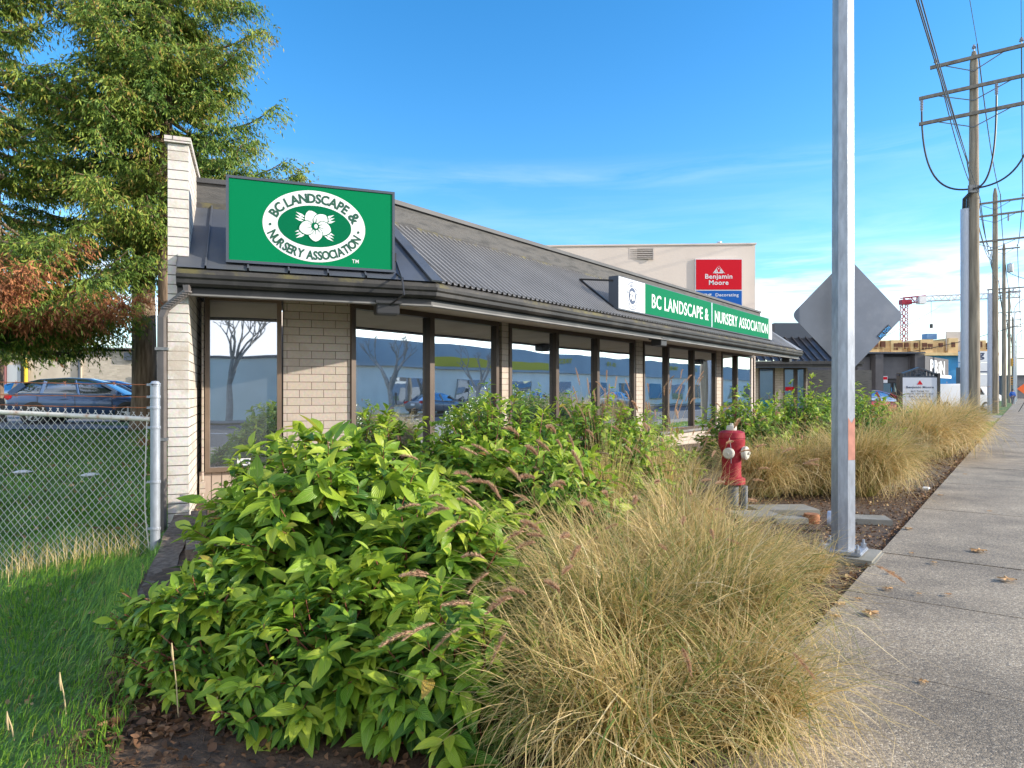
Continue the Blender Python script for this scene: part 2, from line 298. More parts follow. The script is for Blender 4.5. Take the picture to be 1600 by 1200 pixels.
M = dict(
 agg=aggregate_mat(),
 soil=mat('mulch_soil', (.045, .03, .02), .95, col2=(.14, .085, .05), vscale=14, bump=1, bscale=60),
 lawn=mat('lawn_soil', (.05, .10, .02), .95, col2=(.10, .18, .035), vscale=9, bump=1, bscale=50),
 asphalt=mat('asphalt', (.07, .07, .075), .9, vary=.25, vscale=2, bump=.5, bscale=150),
 lot=mat('worn_asphalt', (.20, .20, .215), .9, vary=.15, vscale=.8, bump=.4, bscale=120),
 conc=mat('concrete', (.25, .235, .20), .9, vary=.2, vscale=4, bump=.5, bscale=60, stain=(.18, .17, .12), samt=.5),
 block=brick_mat('painted_block', (.46, .38, .31), (.50, .42, .35), (.17, .13, .10), bw=.305, rh=.1016, stain=(.36, .29, .22), samt=.45, sscale=1.6),
 finend=brick_mat('whitewashed_block_end', (.58, .54, .49), (.62, .59, .55), (.10, .085, .07), bw=50, rh=.1016, ms=.0055, offset=0, stain=(.42, .36, .29), samt=.8, sscale=2.2),
 downspout=mat('downspout_paint', (.12, .105, .10), .45, vary=.2, vscale=6),
 finblock=brick_mat('whitewashed_block', (.54, .49, .43), (.58, .54, .49), (.10, .085, .07), bw=.6, rh=.1016, ms=.006, stain=(.40, .34, .27), samt=.75, sscale=2.2),
 siding=mat('tan_siding', (.48, .38, .31), .8, vary=.08, vscale=5),
 gutter=mat('gutter_paint', (.025, .024, .024), .42, vary=.3, vscale=3, stain=(.10, .09, .08), samt=.45, sscale=1.5),
 trim=mat('fascia_trim', (.17, .165, .16), .6, vary=.2),
 drip=mat('mossy_drip_edge', (.055, .052, .05), .8, vary=.3, vscale=6, stain=(.14, .12, .03), samt=.7, sscale=3),
 soffit=mat('soffit', (.46, .38, .29), .8, vary=.1, vscale=2, stain=(.38, .30, .2), samt=.35),
 metalroof=mat('ribbed_roof_metal', (.22, .21, .20), .5, metal=.1, vary=.12, vscale=1.5),
 parapet=mat('weathered_grey_boards', (.06, .06, .06), .9, col2=(.15, .145, .14), vscale=3, bump=.8, bscale=25, stretch=(1, 1, 7), stain=(.06, .055, .05), samt=.6, sscale=3),
 cap=mat('parapet_cap', (.06, .06, .062), .6, vary=.25, vscale=2),
 bronze=mat('bronze_frame', (.085, .06, .045), .45, metal=.3, vary=.15, vscale=4),
 bronze2=mat('weathered_bronze_frame', (.17, .12, .085), .5, vary=.15, vscale=4),
 pane=glass_mat('reflective_window', (.13, .14, .15), .60, tintc=(.76, .84, .93), rough=.014),
 pane2=glass_mat('far_window', (.03, .05, .05), .4),
 black=mat('black_metal', (.02, .02, .022), .5),
 signgreen=mat('sign_green', (.0, .18, .068), .65, spec=.06), signgreen2=mat('emblem_green', (.0, .13, .055), .65, spec=.06), signtext=mat('sign_text_green', (.0, .07, .035), .4),
 streetgreen=mat('street_sign_green', (.0, .15, .065), .65, spec=.06),
 white=mat('sign_white', (.72, .73, .74), .6, spec=.25), navy=mat('sign_navy', (.03, .05, .11), .4),
 slate=mat('sign_box_slate', (.05, .065, .09), .4), alu=mat('aluminium', (.45, .47, .5), .35, metal=.6),
 red=mat('sign_red', (.62, .006, .02), .6, spec=.15), blue=mat('sign_blue', (.01, .11, .42), .6, spec=.15),
 stucco=mat('pale_stucco', (.60, .52, .46), .9, vary=.06, vscale=.5, bump=.4, bscale=8, stain=(.54, .48, .43), samt=.4, sscale=.5),
 galv=mat('galvanised_steel', (.33, .36, .41), .45, metal=.35, vary=.18, vscale=7, stretch=(4, 4, 1), bump=.15, bscale=60, stain=(.25, .27, .31), samt=.6, sscale=5),
 poleblue=mat('painted_pole', (.42, .46, .54), .45, metal=.15, vary=.08, vscale=8, stain=(.40, .42, .45), samt=.5, sscale=6, stretch=(3, 3, .6)),
 patch=mat('primer_patch', (.50, .22, .16), .8, vary=.15, vscale=12),
 signback=mat('sign_back_aluminium', (.15, .175, .22), .6, metal=.1, vary=.12, vscale=3, stain=(.22, .24, .28), samt=.5, sscale=4),
 hydred=mat('hydrant_red', (.30, .015, .028), .6, spec=.25, vary=.25, vscale=7, stain=(.30, .07, .05), samt=.7, sscale=14, bump=.3, bscale=90),
 hydwhite=mat('hydrant_cream', (.52, .49, .42), .6, vary=.15, vscale=20, stain=(.45, .35, .2), samt=.5, sscale=18),
 iron=mat('grey_iron', (.13, .14, .15), .6, vary=.3, vscale=15, bump=.3, bscale=80),
 rust=mat('rusty_iron', (.30, .12, .05), .85, vary=.4, vscale=20, bump=.4),
 timber=mat('weathered_timber', (.085, .06, .045), .95, col2=(.25, .19, .14), vscale=7, bump=1, bscale=30, stretch=(3, 3, 3)),
 pole=mat('pole_wood', (.17, .14, .105), .95, col2=(.34, .29, .22), vscale=3, bump=.6, bscale=20, stretch=(4, 4, .3)),
 bark=mat('cedar_bark', (.10, .065, .042), .95, col2=(.30, .21, .145), vscale=6, bump=1, bscale=14, stretch=(3, 3, .35)),
 barkgrey=mat('grey_bark', (.24, .22, .20), .95, col2=(.38, .35, .32), vscale=5, bump=.6, bscale=20),
 wire=mat('fence_wire', (.66, .62, .56), .45, metal=.25, vary=.15, vscale=3),
 rail=mat('rail_paint', (.66, .63, .56), .6, vary=.1, vscale=8, stain=(.42, .18, .06), samt=.9, sscale=9),
 rustwire=mat('rusty_wire', (.34, .12, .05), .8, vary=.3, vscale=10),
 stem=mat('red_stem', (.22, .07, .04), .7, vary=.3, vscale=9),
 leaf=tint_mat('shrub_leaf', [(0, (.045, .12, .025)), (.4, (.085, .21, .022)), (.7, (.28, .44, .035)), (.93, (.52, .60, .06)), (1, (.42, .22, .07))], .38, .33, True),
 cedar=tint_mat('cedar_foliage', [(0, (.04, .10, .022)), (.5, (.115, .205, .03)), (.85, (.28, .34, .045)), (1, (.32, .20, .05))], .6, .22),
 dead=tint_mat('dead_foliage', [(0, (.18, .06, .03)), (.6, (.40, .15, .06)), (1, (.58, .27, .11))], .7, .2),
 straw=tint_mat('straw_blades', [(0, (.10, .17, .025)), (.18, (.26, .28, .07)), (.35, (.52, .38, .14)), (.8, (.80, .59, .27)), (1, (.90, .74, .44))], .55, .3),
 plume=tint_mat('grass_plume', [(0, (.46, .27, .16)), (1, (.72, .50, .32))], .8, .3),
 turf=tint_mat('turf_blades', [(0, (.06, .18, .03)), (.6, (.18, .38, .04)), (.9, (.36, .50, .06)), (1, (.45, .35, .12))], .5, .3),
 litter=tint_mat('leaf_litter', [(0, (.06, .035, .02)), (.4, (.16, .08, .04)), (.8, (.32, .18, .09)), (1, (.50, .36, .17))], .8, .1),
 fallen=mat('fallen_leaf', (.34, .17, .07), .8, col2=(.56, .34, .14), vscale=18),
)
def sheet(name, pts, nx, ny, material, dz=.006, parent=None, kind='structure'):   # draped quad, corners in order
    a, b, c, d = [Vector(p[:2]) for p in pts]; V = []; Fq = []
    for j in range(ny + 1):
        for i in range(nx + 1):
            u = i / nx; v = j / ny; p = (a * (1 - u) + b * u) * (1 - v) + (d * (1 - u) + c * u) * v
            V.append((p.x, p.y, gz(p.x, p.y) + dz))
    for j in range(ny):
        for i in range(nx): k = j * (nx + 1) + i; Fq.append((k, k + 1, k + nx + 2, k + nx + 1))
    o = np_obj(name, V, Fq, material, parent); tag(o, kind=kind) if kind else None
    return o
# ------------------------------------------------------------ ground, roads, paths
def ground():
    dl = sorted(set([-400, -250, -160, -110] + list(np.arange(-80, -20, 6.)) + list(np.arange(-20, -9, 1.)) + list(np.round(np.arange(-9, -1.1, .12), 3)) + [-1.085, -1.075, -.5, .6, 5, 15, 30, 60, 120, 250]))
    tl = sorted(set([-250, -120, -60, -30, -15, -8, -4, -2] + list(np.round(np.arange(-1, 14, .15), 3)) + list(np.arange(14, 40, .75)) + list(np.arange(40, 120, 10.)) + [150, 220, 350, 600, 1000, 1500]))
    V = []; Fq = []; nx = len(dl)
    for t in tl:
        for d in dl: p = st(d, t); V.append((p.x, p.y, gz(p.x, p.y)))
    for j in range(len(tl) - 1):
        for i in range(nx - 1): k = j * nx + i; Fq.append((k, k + 1, k + nx + 1, k + nx))
    o = np_obj('ground', V, Fq, M['lawn']); o.data.materials.append(M['soil'])
    idx = []
    for f in Fq:
        x = sum(V[i][0] for i in f) / 4; y = sum(V[i][1] for i in f) / 4; u = (x - FIN.x) * e2.x + (y - FIN.y) * e2.y; d = x * r2.x + y * r2.y
        idx.append(1 if (u > -.05 and d < -1.08 and 1 < y < 26) else 0)
    o.data.polygons.foreach_set('material_index', idx); tag(o, kind='structure')
ground()
# sidewalk: slabs with open joints
mb = MB(); t = -6.0; random.seed(3)
t0 = st(0, 0)
k0 = (1018 - HY); Y0 = F * CH / k0                      # first joint seen in the photograph
tj = (Y0 + .6 * -1.07) / .8
tt = tj - 1.52 * 8
while tt < 330:
    L = 1.52
    a = st(-1.07, tt + .008); b = st(.62, tt + .008); c = st(.62, tt + L - .008); d = st(-1.07, tt + L - .008)
    z = random.uniform(-.003, .003)
    mb.hull([Vector((p.x, p.y, -.12)) for p in (a, b, c, d)], [Vector((p.x, p.y, z)) for p in (a, b, c, d)])
    tt += L
tag(mb.build('sidewalk', M['agg'], bevel=0), kind='structure')
o = MB().hull([st(-1.05, -10, -.11), st(.6, -10, -.11), st(.6, 300, -.11), st(-1.05, 300, -.11)], [st(-1.05, -10, -.045), st(.6, -10, -.045), st(.6, 300, -.045), st(-1.05, 300, -.045)]).build('sidewalk_joint_fill', M['soil']); tag(o, kind='structure')
mb = MB(); mb.hull([st(.63, -60, -.2), st(.80, -60, -.2), st(.80, 330, -.2), st(.63, 330, -.2)], [st(.63, -60, 0), st(.79, -60, 0), st(.79, 330, 0), st(.63, 330, 0)])
tag(mb.build('kerb', M['conc']), kind='structure')
mb = MB(); mb.hull([st(.81, -120, -.3), st(15, -120, -.3), st(15, 900, -.3), st(.81, 900, -.3)], [st(.81, -120, -.085), st(15, -120, -.085), st(15, 900, -.085), st(.81, 900, -.085)])
tag(mb.build('road', M['asphalt']), kind='structure')
mb = MB()
for k in range(-10, 60): mb.hull([st(7.8, k * 9, -.085), st(7.95, k * 9, -.085), st(7.95, k * 9 + 3, -.085), st(7.8, k * 9 + 3, -.085)], [st(7.8, k * 9, -.079), st(7.95, k * 9, -.079), st(7.95, k * 9 + 3, -.079), st(7.8, k * 9 + 3, -.079)])
tag(mb.build('lane_marking', M['white']), kind='structure')
sheet('far_sidewalk', [st(15, -60), st(18, -60), st(18, 200), st(15, 200)], 1, 1, M['conc'], .1)
sheet('parking_lot', [(-60, 17.6), (-4.6, 19.2), (-12.5, 42), (-80, 42)], 40, 24, M['lot'], .012)
sheet('forecourt', [st(-40, 46), st(-2.6, 46), st(-2.6, 110), st(-40, 110)], 6, 6, M['lot'], .03)
sheet('forecourt_side', [st(-14, 33), st(-3.6, 33), st(-3.6, 45.9), st(-14, 45.9)], 6, 6, M['lot'], .03)
sheet('driveway', [st(-4, 42.5), st(-1.08, 42.5), st(-1.08, 54), st(-4, 54)], 2, 4, M['conc'], .06)

# ------------------------------------------------------------ lettering
def glyph_mesh(body, bold=0):
    cu = bpy.data.curves.new('lettering', 'FONT'); cu.body = body; cu.size = 1; cu.offset = bold; cu.extrude = 0; cu.resolution_u = 3; cu.space_character = 1.08 if len(body) > 1 else 1
    ob = bpy.data.objects.new('lettering', cu); C.objects.link(ob); bpy.context.view_layer.update()
    me = bpy.data.meshes.new_from_object(ob.evaluated_get(bpy.context.evaluated_depsgraph_get()))
    vs = [v.co.copy() for v in me.vertices]; fs = [tuple(p.vertices) for p in me.polygons]
    C.objects.unlink(ob); bpy.data.objects.remove(ob); bpy.data.curves.remove(cu); bpy.data.meshes.remove(me)
    return vs, fs
_gc = {}
def glyphs(body, bold):
    if (body, bold) not in _gc: _gc[(body, bold)] = glyph_mesh(body, bold)
    return _gc[(body, bold)]
def text_on(mb, body, o, X, Y, w=None, h=None, bold=.0, align='c'):
    """lettering laid in the plane (o, X, Y); o is its centre, fitted to w x h"""
    vs, fs = glyphs(body, bold)
    x0 = min(v.x for v in vs); x1 = max(v.x for v in vs); y0 = min(v.y for v in vs); y1 = max(v.y for v in vs)
    sy = h / (y1 - y0) if h else w / (x1 - x0); sx_ = w / (x1 - x0) if w else sy
    mb.add([o + X * ((v.x - (x0 + x1) / 2) * sx_) + Y * ((v.y - (y0 + y1) / 2) * sy) for v in vs], fs)
def arc_text(mb, body, o, X, Y, a, b, ang0, ang1, h, bold=.02, outward=True, sc=1.0):
    """letters spread along an ellipse (a, b) between two angles"""
    cw = []
    for ch in body:
        if ch == ' ': cw.append(.30); continue
        vs, fs = glyphs(ch, bold); cw.append(max(v.x for v in vs) - min(v.x for v in vs) + .10)
    # arc-length table
    N = 400; A = [ang0 + (ang1 - ang0) * i / N for i in range(N + 1)]; Ls = [0]
    for i in range(N): Ls.append(Ls[-1] + math.hypot(a * (math.cos(A[i + 1]) - math.cos(A[i])), b * (math.sin(A[i + 1]) - math.sin(A[i]))))
    tot = sum(cw); pos = 0
    for ch, c in zip(body, cw):
        L = (pos + c / 2) / tot * Ls[-1]; pos += c
        if ch == ' ': continue
        i = min(range(N + 1), key=lambda j: abs(Ls[j] - L)); th = A[i]
        tx, ty = -a * math.sin(th), b * math.cos(th); ln = math.hypot(tx, ty); tx /= ln; ty /= ln
        if ang1 < ang0: tx, ty = -tx, -ty
        T = X * tx + Y * ty; U = X * (-ty) + Y * tx
        vs, fs = glyphs(ch, bold); x0 = min(v.x for v in vs); x1 = max(v.x for v in vs)
        k = min(h / .7, Ls[-1] / tot) * sc; hh = h / .73
        P = o + X * (a * math.cos(th)) + Y * (b * math.sin(th))
        mb.add([P + T * ((v.x - (x0 + x1) / 2) * k) + U * ((v.y - .35) * hh) for v in vs], fs)
def ellipse(mb, o, X, Y, a, b, n=64):
    mb.add([o + X * (a * math.cos(2 * math.pi * i / n)) + Y * (b * math.sin(2 * math.pi * i / n)) for i in range(n)], [tuple(range(n))])
def ring(mb, o, X, Y, a, b, a2, b2, n=64):
    vs = [o + X * (p * math.cos(2 * math.pi * i / n)) + Y * (q * math.sin(2 * math.pi * i / n)) for p, q in ((a, b), (a2, b2)) for i in range(n)]
    mb.add(vs, [(i, (i + 1) % n, n + (i + 1) % n, n + i) for i in range(n)])
def poly(mb, o, X, Y, pts): mb.add([o + X * p[0] + Y * p[1] for p in pts], [tuple(range(len(pts)))])
UP = Vector((0, 0, 1))
def v3(a, z=0): return Vector((a.x, a.y, z))

# ------------------------------------------------------------ main building
CORN = Vector((-2.156, 9.096))                          # wall corner between the short front and the street front
GC = Vector((-.885, 8.085))                             # gutter corner
FW0 = Vector((-3.85, 8.45))
bld = thing('office_building', 'low brick office building with ribbed metal roof, long dark gutter and reflective windows', 'building', (-3.4, 8.4, .0))
S3 = v3(s2); R3 = v3(r2); E3 = v3(e2); N3 = v3(n2)
ENDK = 17.0
pA = FW0; pB = CORN; pC = CORN + s2 * ENDK; pD = pC - r2 * 9; pE = pA + n2 * 11 - e2 * .1
ZW = 2.69; ZS = .50
def kpx(px, o=CORN, dr=s2):                             # distance along a plan line where it crosses image column px
    q = (px - 800) / F; return (q * o.y - o.x) / (dr.x - q * dr.y)
def wallbox(mb, o, dr, nrm, k0, k1, z0, z1, th=.22, proud=0):
    a = o + dr * k0 + nrm * proud; b = o + dr * k1 + nrm * proud; c = b - nrm * (th + proud); d = a - nrm * (th + proud)
    mb.hull([v3(p, z0) for p in (a, b, c, d)], [v3(p, z1) for p in (a, b, c, d)])
m2 = -n2                                                # outward normal of the short front
Lfront = (CORN - FW0).length
k440 = kpx(440, FW0, e2)
wl = MB()
wallbox(wl, FW0, e2, m2, k440 + .02, Lfront, -.15, ZW)  # block pier of the short front
brk = [(547, 672, 776), (794, 868, 932, 990), (1004, 1042, 1082, 1117), (1127, 1150, 1177)]
piers = [(783, 793), (993, 1003), (1119, 1126)]
for a, b in piers: wallbox(wl, CORN, s2, r2, kpx(a), kpx(b), -.15, ZW, .3, .02)
wallbox(wl, CORN, s2, r2, .0, .06, -.15, ZW)
wallbox(wl, CORN, s2, r2, .06, ENDK + .1, -.15, ZS - .06, .2, -.02)       # low wall under the street windows
wallbox(wl, CORN, s2, r2, kpx(1179), ENDK + .15, -.15, ZW, .3, .0)
wl.build('block_wall', M['block'], bld)
ow = MB()                                               # rear and side walls
for a, b in ((pC, pD), (pD, pE)):
    dr = (b - a).normalized(); nr = Vector((dr.y, -dr.x)); wallbox(ow, a, dr, nr, 0, (b - a).length, -.2, 3.8, .25)
ow.build('rear_wall', M['stucco'], bld)
sd = MB(); wallbox(sd, FW0, e2, m2, -.02, k440, -.15, .50, .15, -.03); sd.build('siding_panel', M['siding'], bld)
gr = MB()
for i in range(1, 8):
    k = i * k440 / 8; gr.box(v3(FW0 + e2 * k + m2 * (-.029), .2), (.006, .004, .58), (E3, N3, UP))
gr.build('siding_groove', M['bronze'], bld)
# fin wall that ends the short front
fin = MB(); finL = 13
fin.hull([fr(-.10, .2, -.3), fr(.10, .2, -.3), fr(.10, finL, -.3), fr(-.10, finL, -.3)], [fr(-.10, .2, 4.14), fr(.10, .2, 4.14), fr(.10, finL, 4.14), fr(-.10, finL, 4.14)])
fe = MB(); fe.hull([fr(-.10, 0, -.3), fr(.10, 0, -.3), fr(.10, .2, -.3), fr(-.10, .2, -.3)], [fr(-.10, 0, 4.14), fr(.10, 0, 4.14), fr(.10, .2, 4.14), fr(-.10, .2, 4.14)]); fe.build('wall_end', M['finend'], bld)
fw = fin.build('fin_wall', M['finblock'], bld)
cp = MB(); cp.hull([fr(-.13, -.04, 4.145), fr(.125, -.04, 4.145), fr(.125, finL, 4.145), fr(-.13, finL, 4.145)], [fr(-.13, -.04, 4.21), fr(.125, -.04, 4.21), fr(.125, finL, 4.21), fr(-.13, finL, 4.21)])
cp.build('coping', M['finblock'], fw)
# windows
def window(o, dr, nrm, k0, k1, z0, z1, mull=(), fmat='bronze', fw_=.05):
    f = MB(); D = v3(dr); Nn = v3(nrm)
    def b_(ka, kb, za, zb, dep=.09, pr=.03): f.box(v3(o + dr * ((ka + kb) / 2) + nrm * (pr - dep / 2), (za + zb) / 2), (kb - ka, dep, zb - za), (D, Nn, UP))
    b_(k0, k1, z0, z0 + fw_); b_(k0, k1, z1 - fw_, z1)
    ks = [k0 + fw_ / 2] + list(mull) + [k1 - fw_ / 2]
    for i, k in enumerate(ks): b_(k - fw_ / 2 - (.012 if 0 < i < len(ks) - 1 else 0), k + fw_ / 2 + (.012 if 0 < i < len(ks) - 1 else 0), z0 + fw_ + .001, z1 - fw_ - .001, .11, .05 if 0 < i < len(ks) - 1 else .032)
    fo = f.build('window', M[fmat], bld)
    for a, b in zip(ks[:-1], ks[1:]):
        g = MB(); g.box(v3(o + dr * ((a + b) / 2) + nrm * -.035, (z0 + z1) / 2), (b - a - fw_ * .6, .012, z1 - z0 - fw_ * 1.4), (D, Nn, UP)); g.build('pane', M['pane'], fo)
    return fo
win1 = window(FW0, e2, m2, .045, k440, .50, ZW, (), 'bronze2', .055)
for bk in brk: window(CORN, s2, r2, kpx(bk[0]), kpx(bk[-1]) + .03, ZS, ZW, [kpx(x) for x in bk[1:-1]], 'bronze', .075)
mb = MB(); wallbox(mb, CORN, s2, r2, .0, ENDK + .1, ZS - .06, ZS - .001, .2, .06); mb.build('window_sill', M['trim'], bld)
# alarm sticker on the first pane
ko = kpx(381, FW0, e2); po = v3(FW0 + e2 * ko + m2 * -.026, .60); o = MB().box(po, (.16, .003, .11), (E3, N3, UP)).build('alarm_sticker', M['white'], win1)
_a = MB(); text_on(_a, 'ALARM', po - N3 * .003, E3, UP, w=.11, h=.026, bold=.03); _a.box(po - N3 * .002 + UP * .035 + E3 * .03, (.07, .002, .018), (E3, N3, UP)); _a.box(po - N3 * .002 - UP * .04, (.14, .002, .012), (E3, N3, UP)); _a.build('lettering', M['navy'], o)
# eaves: soffit, gutter, fascia, drip edge, roof slopes, parapet
GS = GC - e2 * 2.79                                     # gutter start over the fin
GE = GC + s2 * 16.75
def mitre(dist):                                        # corner point moved back from the gutter line by dist
    # lines: GC - r2*dist + s2*a   and  GC + n2*dist - e2*b
    A = GC - r2 * dist; B = GC + n2 * dist; den = s2.x * (-e2.y) - s2.y * (-e2.x)
    w_ = B - A; a = (w_.x * (-e2.y) - w_.y * (-e2.x)) / (s2.x * (-e2.y) - s2.y * (-e2.x))
    return A + s2 * a
def strip(prof, name, material, parent=bld, endk=0):    # sweep a closed (setback, z) profile along the two eaves
    mb = MB(); n = len(prof)
    rg = []
    for pos in range(3):
        rr = []
        for dist, z in prof:
            if pos == 0: p = GS + n2 * dist
            elif pos == 1: p = mitre(dist)
            else: p = GE - r2 * dist
            rr.append(v3(p, z))
        rg.append(rr)
    mb.add([q for r_ in rg for q in r_], [(i * n + k, i * n + (k + 1) % n, (i + 1) * n + (k + 1) % n, (i + 1) * n + k) for i in range(2) for k in range(n)] + [tuple(range(n)), tuple(reversed(range(2 * n, 3 * n)))])
    return mb.build(name, material, parent)
strip([(-.01, 2.735), (-.005, 2.70), (.015, 2.68), (.02, 2.64), (.05, 2.612), (.13, 2.612), (.13, 2.72), (.115, 2.72), (.115, 2.63), (.06, 2.63), (.035, 2.65), (.01, 2.735)], 'gutter', M['gutter'])
strip([(.132, 2.735), (.132, 2.54), (.165, 2.54), (.165, 2.735)], 'fascia', M['gutter'])
strip([(.10, 2.5395), (.10, 2.522), (.19, 2.522), (.19, 2.5395)], 'fascia_trim', M['trim'])
strip([(.17, 2.56), (1.62, 2.692), (1.62, 2.71), (.17, 2.60)], 'soffit', M['soffit'])
strip([(.02, 2.74), (.02, 2.775), (.17, 2.865), (.17, 2.80)], 'drip_edge', M['drip'])
EB = 1.35; ZR0 = 2.79; ZR1 = 3.81
# roof: two ribbed slopes
def slope(k_of, base_o, dr, back, k0, k1, clipL, clipR, name):
    """ribbed metal: columns every 0.09 m; clipL/clipR give the hip setbacks at the ends"""
    mb = MB(); p = .045; k = k0; i = 0; vs = []; fs = []
    pitch = .11
    prof = [(0, 0), (.035, 0), (.045, .028), (.075, .028), (.085, 0)]
    ks = []
    n = int((k1 - k0) / pitch)
    for j in range(n):
        for a, h in prof: ks.append((k0 + j * pitch + a, h))
    ks.append((k1, 0))
    rise = (ZR1 - ZR0) / EB; nn = Vector((0, 0, 1))
    for k, h in ks:
        lo, hi = k_of(k)
        a = base_o + dr * k + back * lo; b = base_o + dr * k + back * hi
        vs.append(v3(a, ZR0 + rise * lo + h)); vs.append(v3(b, ZR0 + rise * hi + h))
    for j in range(len(ks) - 1): fs.append((2 * j, 2 * j + 2, 2 * j + 3, 2 * j + 1))
    mb.add(vs, fs); return mb
# street slope: hip towards the corner: at k<mit the roof only reaches setback k/tan
mt = mitre(EB); kk_s = (mt - GC).dot(s2); kk_e = (mt - GC).dot(-e2)
def ks_street(k):
    if k < kk_s: f = max(0, k / kk_s) if kk_s > 0 else 1; return (.02, max(.03, EB * f))
    return (.02, EB)
def ks_front(k):                                        # k measured from GC leftwards
    f = 1 if kk_e <= 0 else min(1, max(0, k / kk_e)); return (.02, max(.03, EB * f))
rs = slope(ks_street, GC, s2, -r2, .02, 16.0, 0, 0, 'roof'); rs.build('roof', M['metalroof'], bld)
# end hip at the far end
mb = MB(); q0 = GC + s2 * 16.0; q1 = GC + s2 * 16.75
mb.add([v3(q0, ZR0), v3(q1, ZR0), v3(q1 - r2 * 3, ZR0), v3(q0 - r2 * 3, ZR1 + .1), v3(q0 - r2 * EB, ZR1)], [(0, 1, 4), (1, 2, 3, 4)]); mb.build('roof_end', M['metalroof'], bld)
def slope_front():
    vs = []; fs = []; k = 0; seq = []
    while k < 2.78: seq += [(k, 0), (k + .40, 0), (k + .402, .028), (k + .418, .028), (k + .42, 0)]; k += .42
    seq.append((2.79, 0)); rise = (ZR1 - ZR0) / EB
    for k, h in seq:
        k = min(k, 2.79); lo, hi = ks_front(k); a = GC - e2 * k + n2 * lo; b = GC - e2 * k + n2 * hi
        vs += [v3(a, ZR0 + rise * lo + h), v3(b, ZR0 + rise * hi + h)]
    for j in range(len(seq) - 1): fs.append((2 * j, 2 * j + 1, 2 * j + 3, 2 * j + 2))
    MB().add(vs, fs).build('roof_front', M['slateroof'], bld)
M['slateroof'] = mat('seamed_roof_metal', (.085, .095, .115), .45, metal=.2, vary=.15, vscale=2, stain=(.12, .11, .08), samt=.4)
slope_front()
hp = MB(); hp.bar(v3(GC, ZR0 + .02), v3(mt, ZR1 + .02), .15, .02); hp.build('hip_cap', M['slateroof'], bld)
def pstrip(prof, name, material):
    return strip([(EB + a, z) for a, z in prof], name, material)
pstrip([(-.02, ZR1 - .03), (-.02, 4.06), (.12, 4.06), (.12, ZR1 - .03)], 'parapet', M['parapet'])
pstrip([(-.06, 4.062), (-.06, 4.12), (.16, 4.12), (.16, 4.062)], 'parapet_cap', M['cap'])
pstrip([(-.09, ZR1 - .07), (-.045, ZR1 + .01), (-.022, ZR1 + .01), (-.022, ZR1 - .07)], 'flashing', M['drip'])
fl = MB(); pts = [GS + n2 * (EB + .1), mitre(EB + .1), GE - r2 * (EB + .1), GE - r2 * 9, fr(.1, 11).xy.to_3d() if False else Vector((fr(.1, 11).x, fr(.1, 11).y))]
fl.hull([v3(p, 3.72) for p in pts], [v3(p, 3.8) for p in pts]); fl.build('flat_roof', M['cap'], bld)
# downspout with ribbed elbow
dsx = fr(-.15, -.055); ds = MB()
g0 = v3(GS + e2 * .10 + n2 * .06, 2.62)
pth = [g0, g0 + Vector((0, 0, -.07)), v3(dsx, 2.38) + E3 * .04, v3(dsx, 2.28), v3(dsx, 1.4), v3(dsx, -.12)]
ds.tube(pth, [.045, .045, .045, .046, .05, .05], 4, spin=math.pi / 4); dso = ds.build('downspout', M['downspout'], bld)
st_ = MB()
for z in (1.95, 1.0): MB().box(v3(dsx, z), (.12, .10, .03), (E3, N3, UP)).build('strap', M['iron'], dso)
rb = MB()
for i in range(9):
    a = pth[1].lerp(pth[2], i / 8); rb.tube([a + Vector((0, 0, .008)), a - Vector((0, 0, .008))], .052, 8)
rb.build('elbow_rib', M['downspout'], dso)
# small conduit beside the fin
cd = MB(); c0 = v3(FW0 + e2 * .02 + m2 * .03, 0); cd.tube([c0 + UP * .1, c0 + UP * 2.6], .014, 8); cd.box(c0 + UP * .32, (.06, .05, .14), (E3, N3, UP)); cd.build('conduit', M['block'], bld)
# floodlights under the eaves
for pos, ax in ((GC - e2 * .56 + n2 * .22, (E3, N3, UP)), (GC + s2 * kpx(1048, GC, s2) - r2 * .25, (S3, R3, UP)), (GC + s2 * (kpx(1247, GC, s2) - .3) - r2 * .25, (S3, R3, UP))):
    l = MB(); l.box(v3(pos, 2.47), (.27, .22, .12), ax); lo = l.build('eave_light', M['black'], bld, bevel=.01)
    MB().box(v3(pos, 2.545), (.30, .30, .03), ax).build('mounting_plate', M['black'], lo)

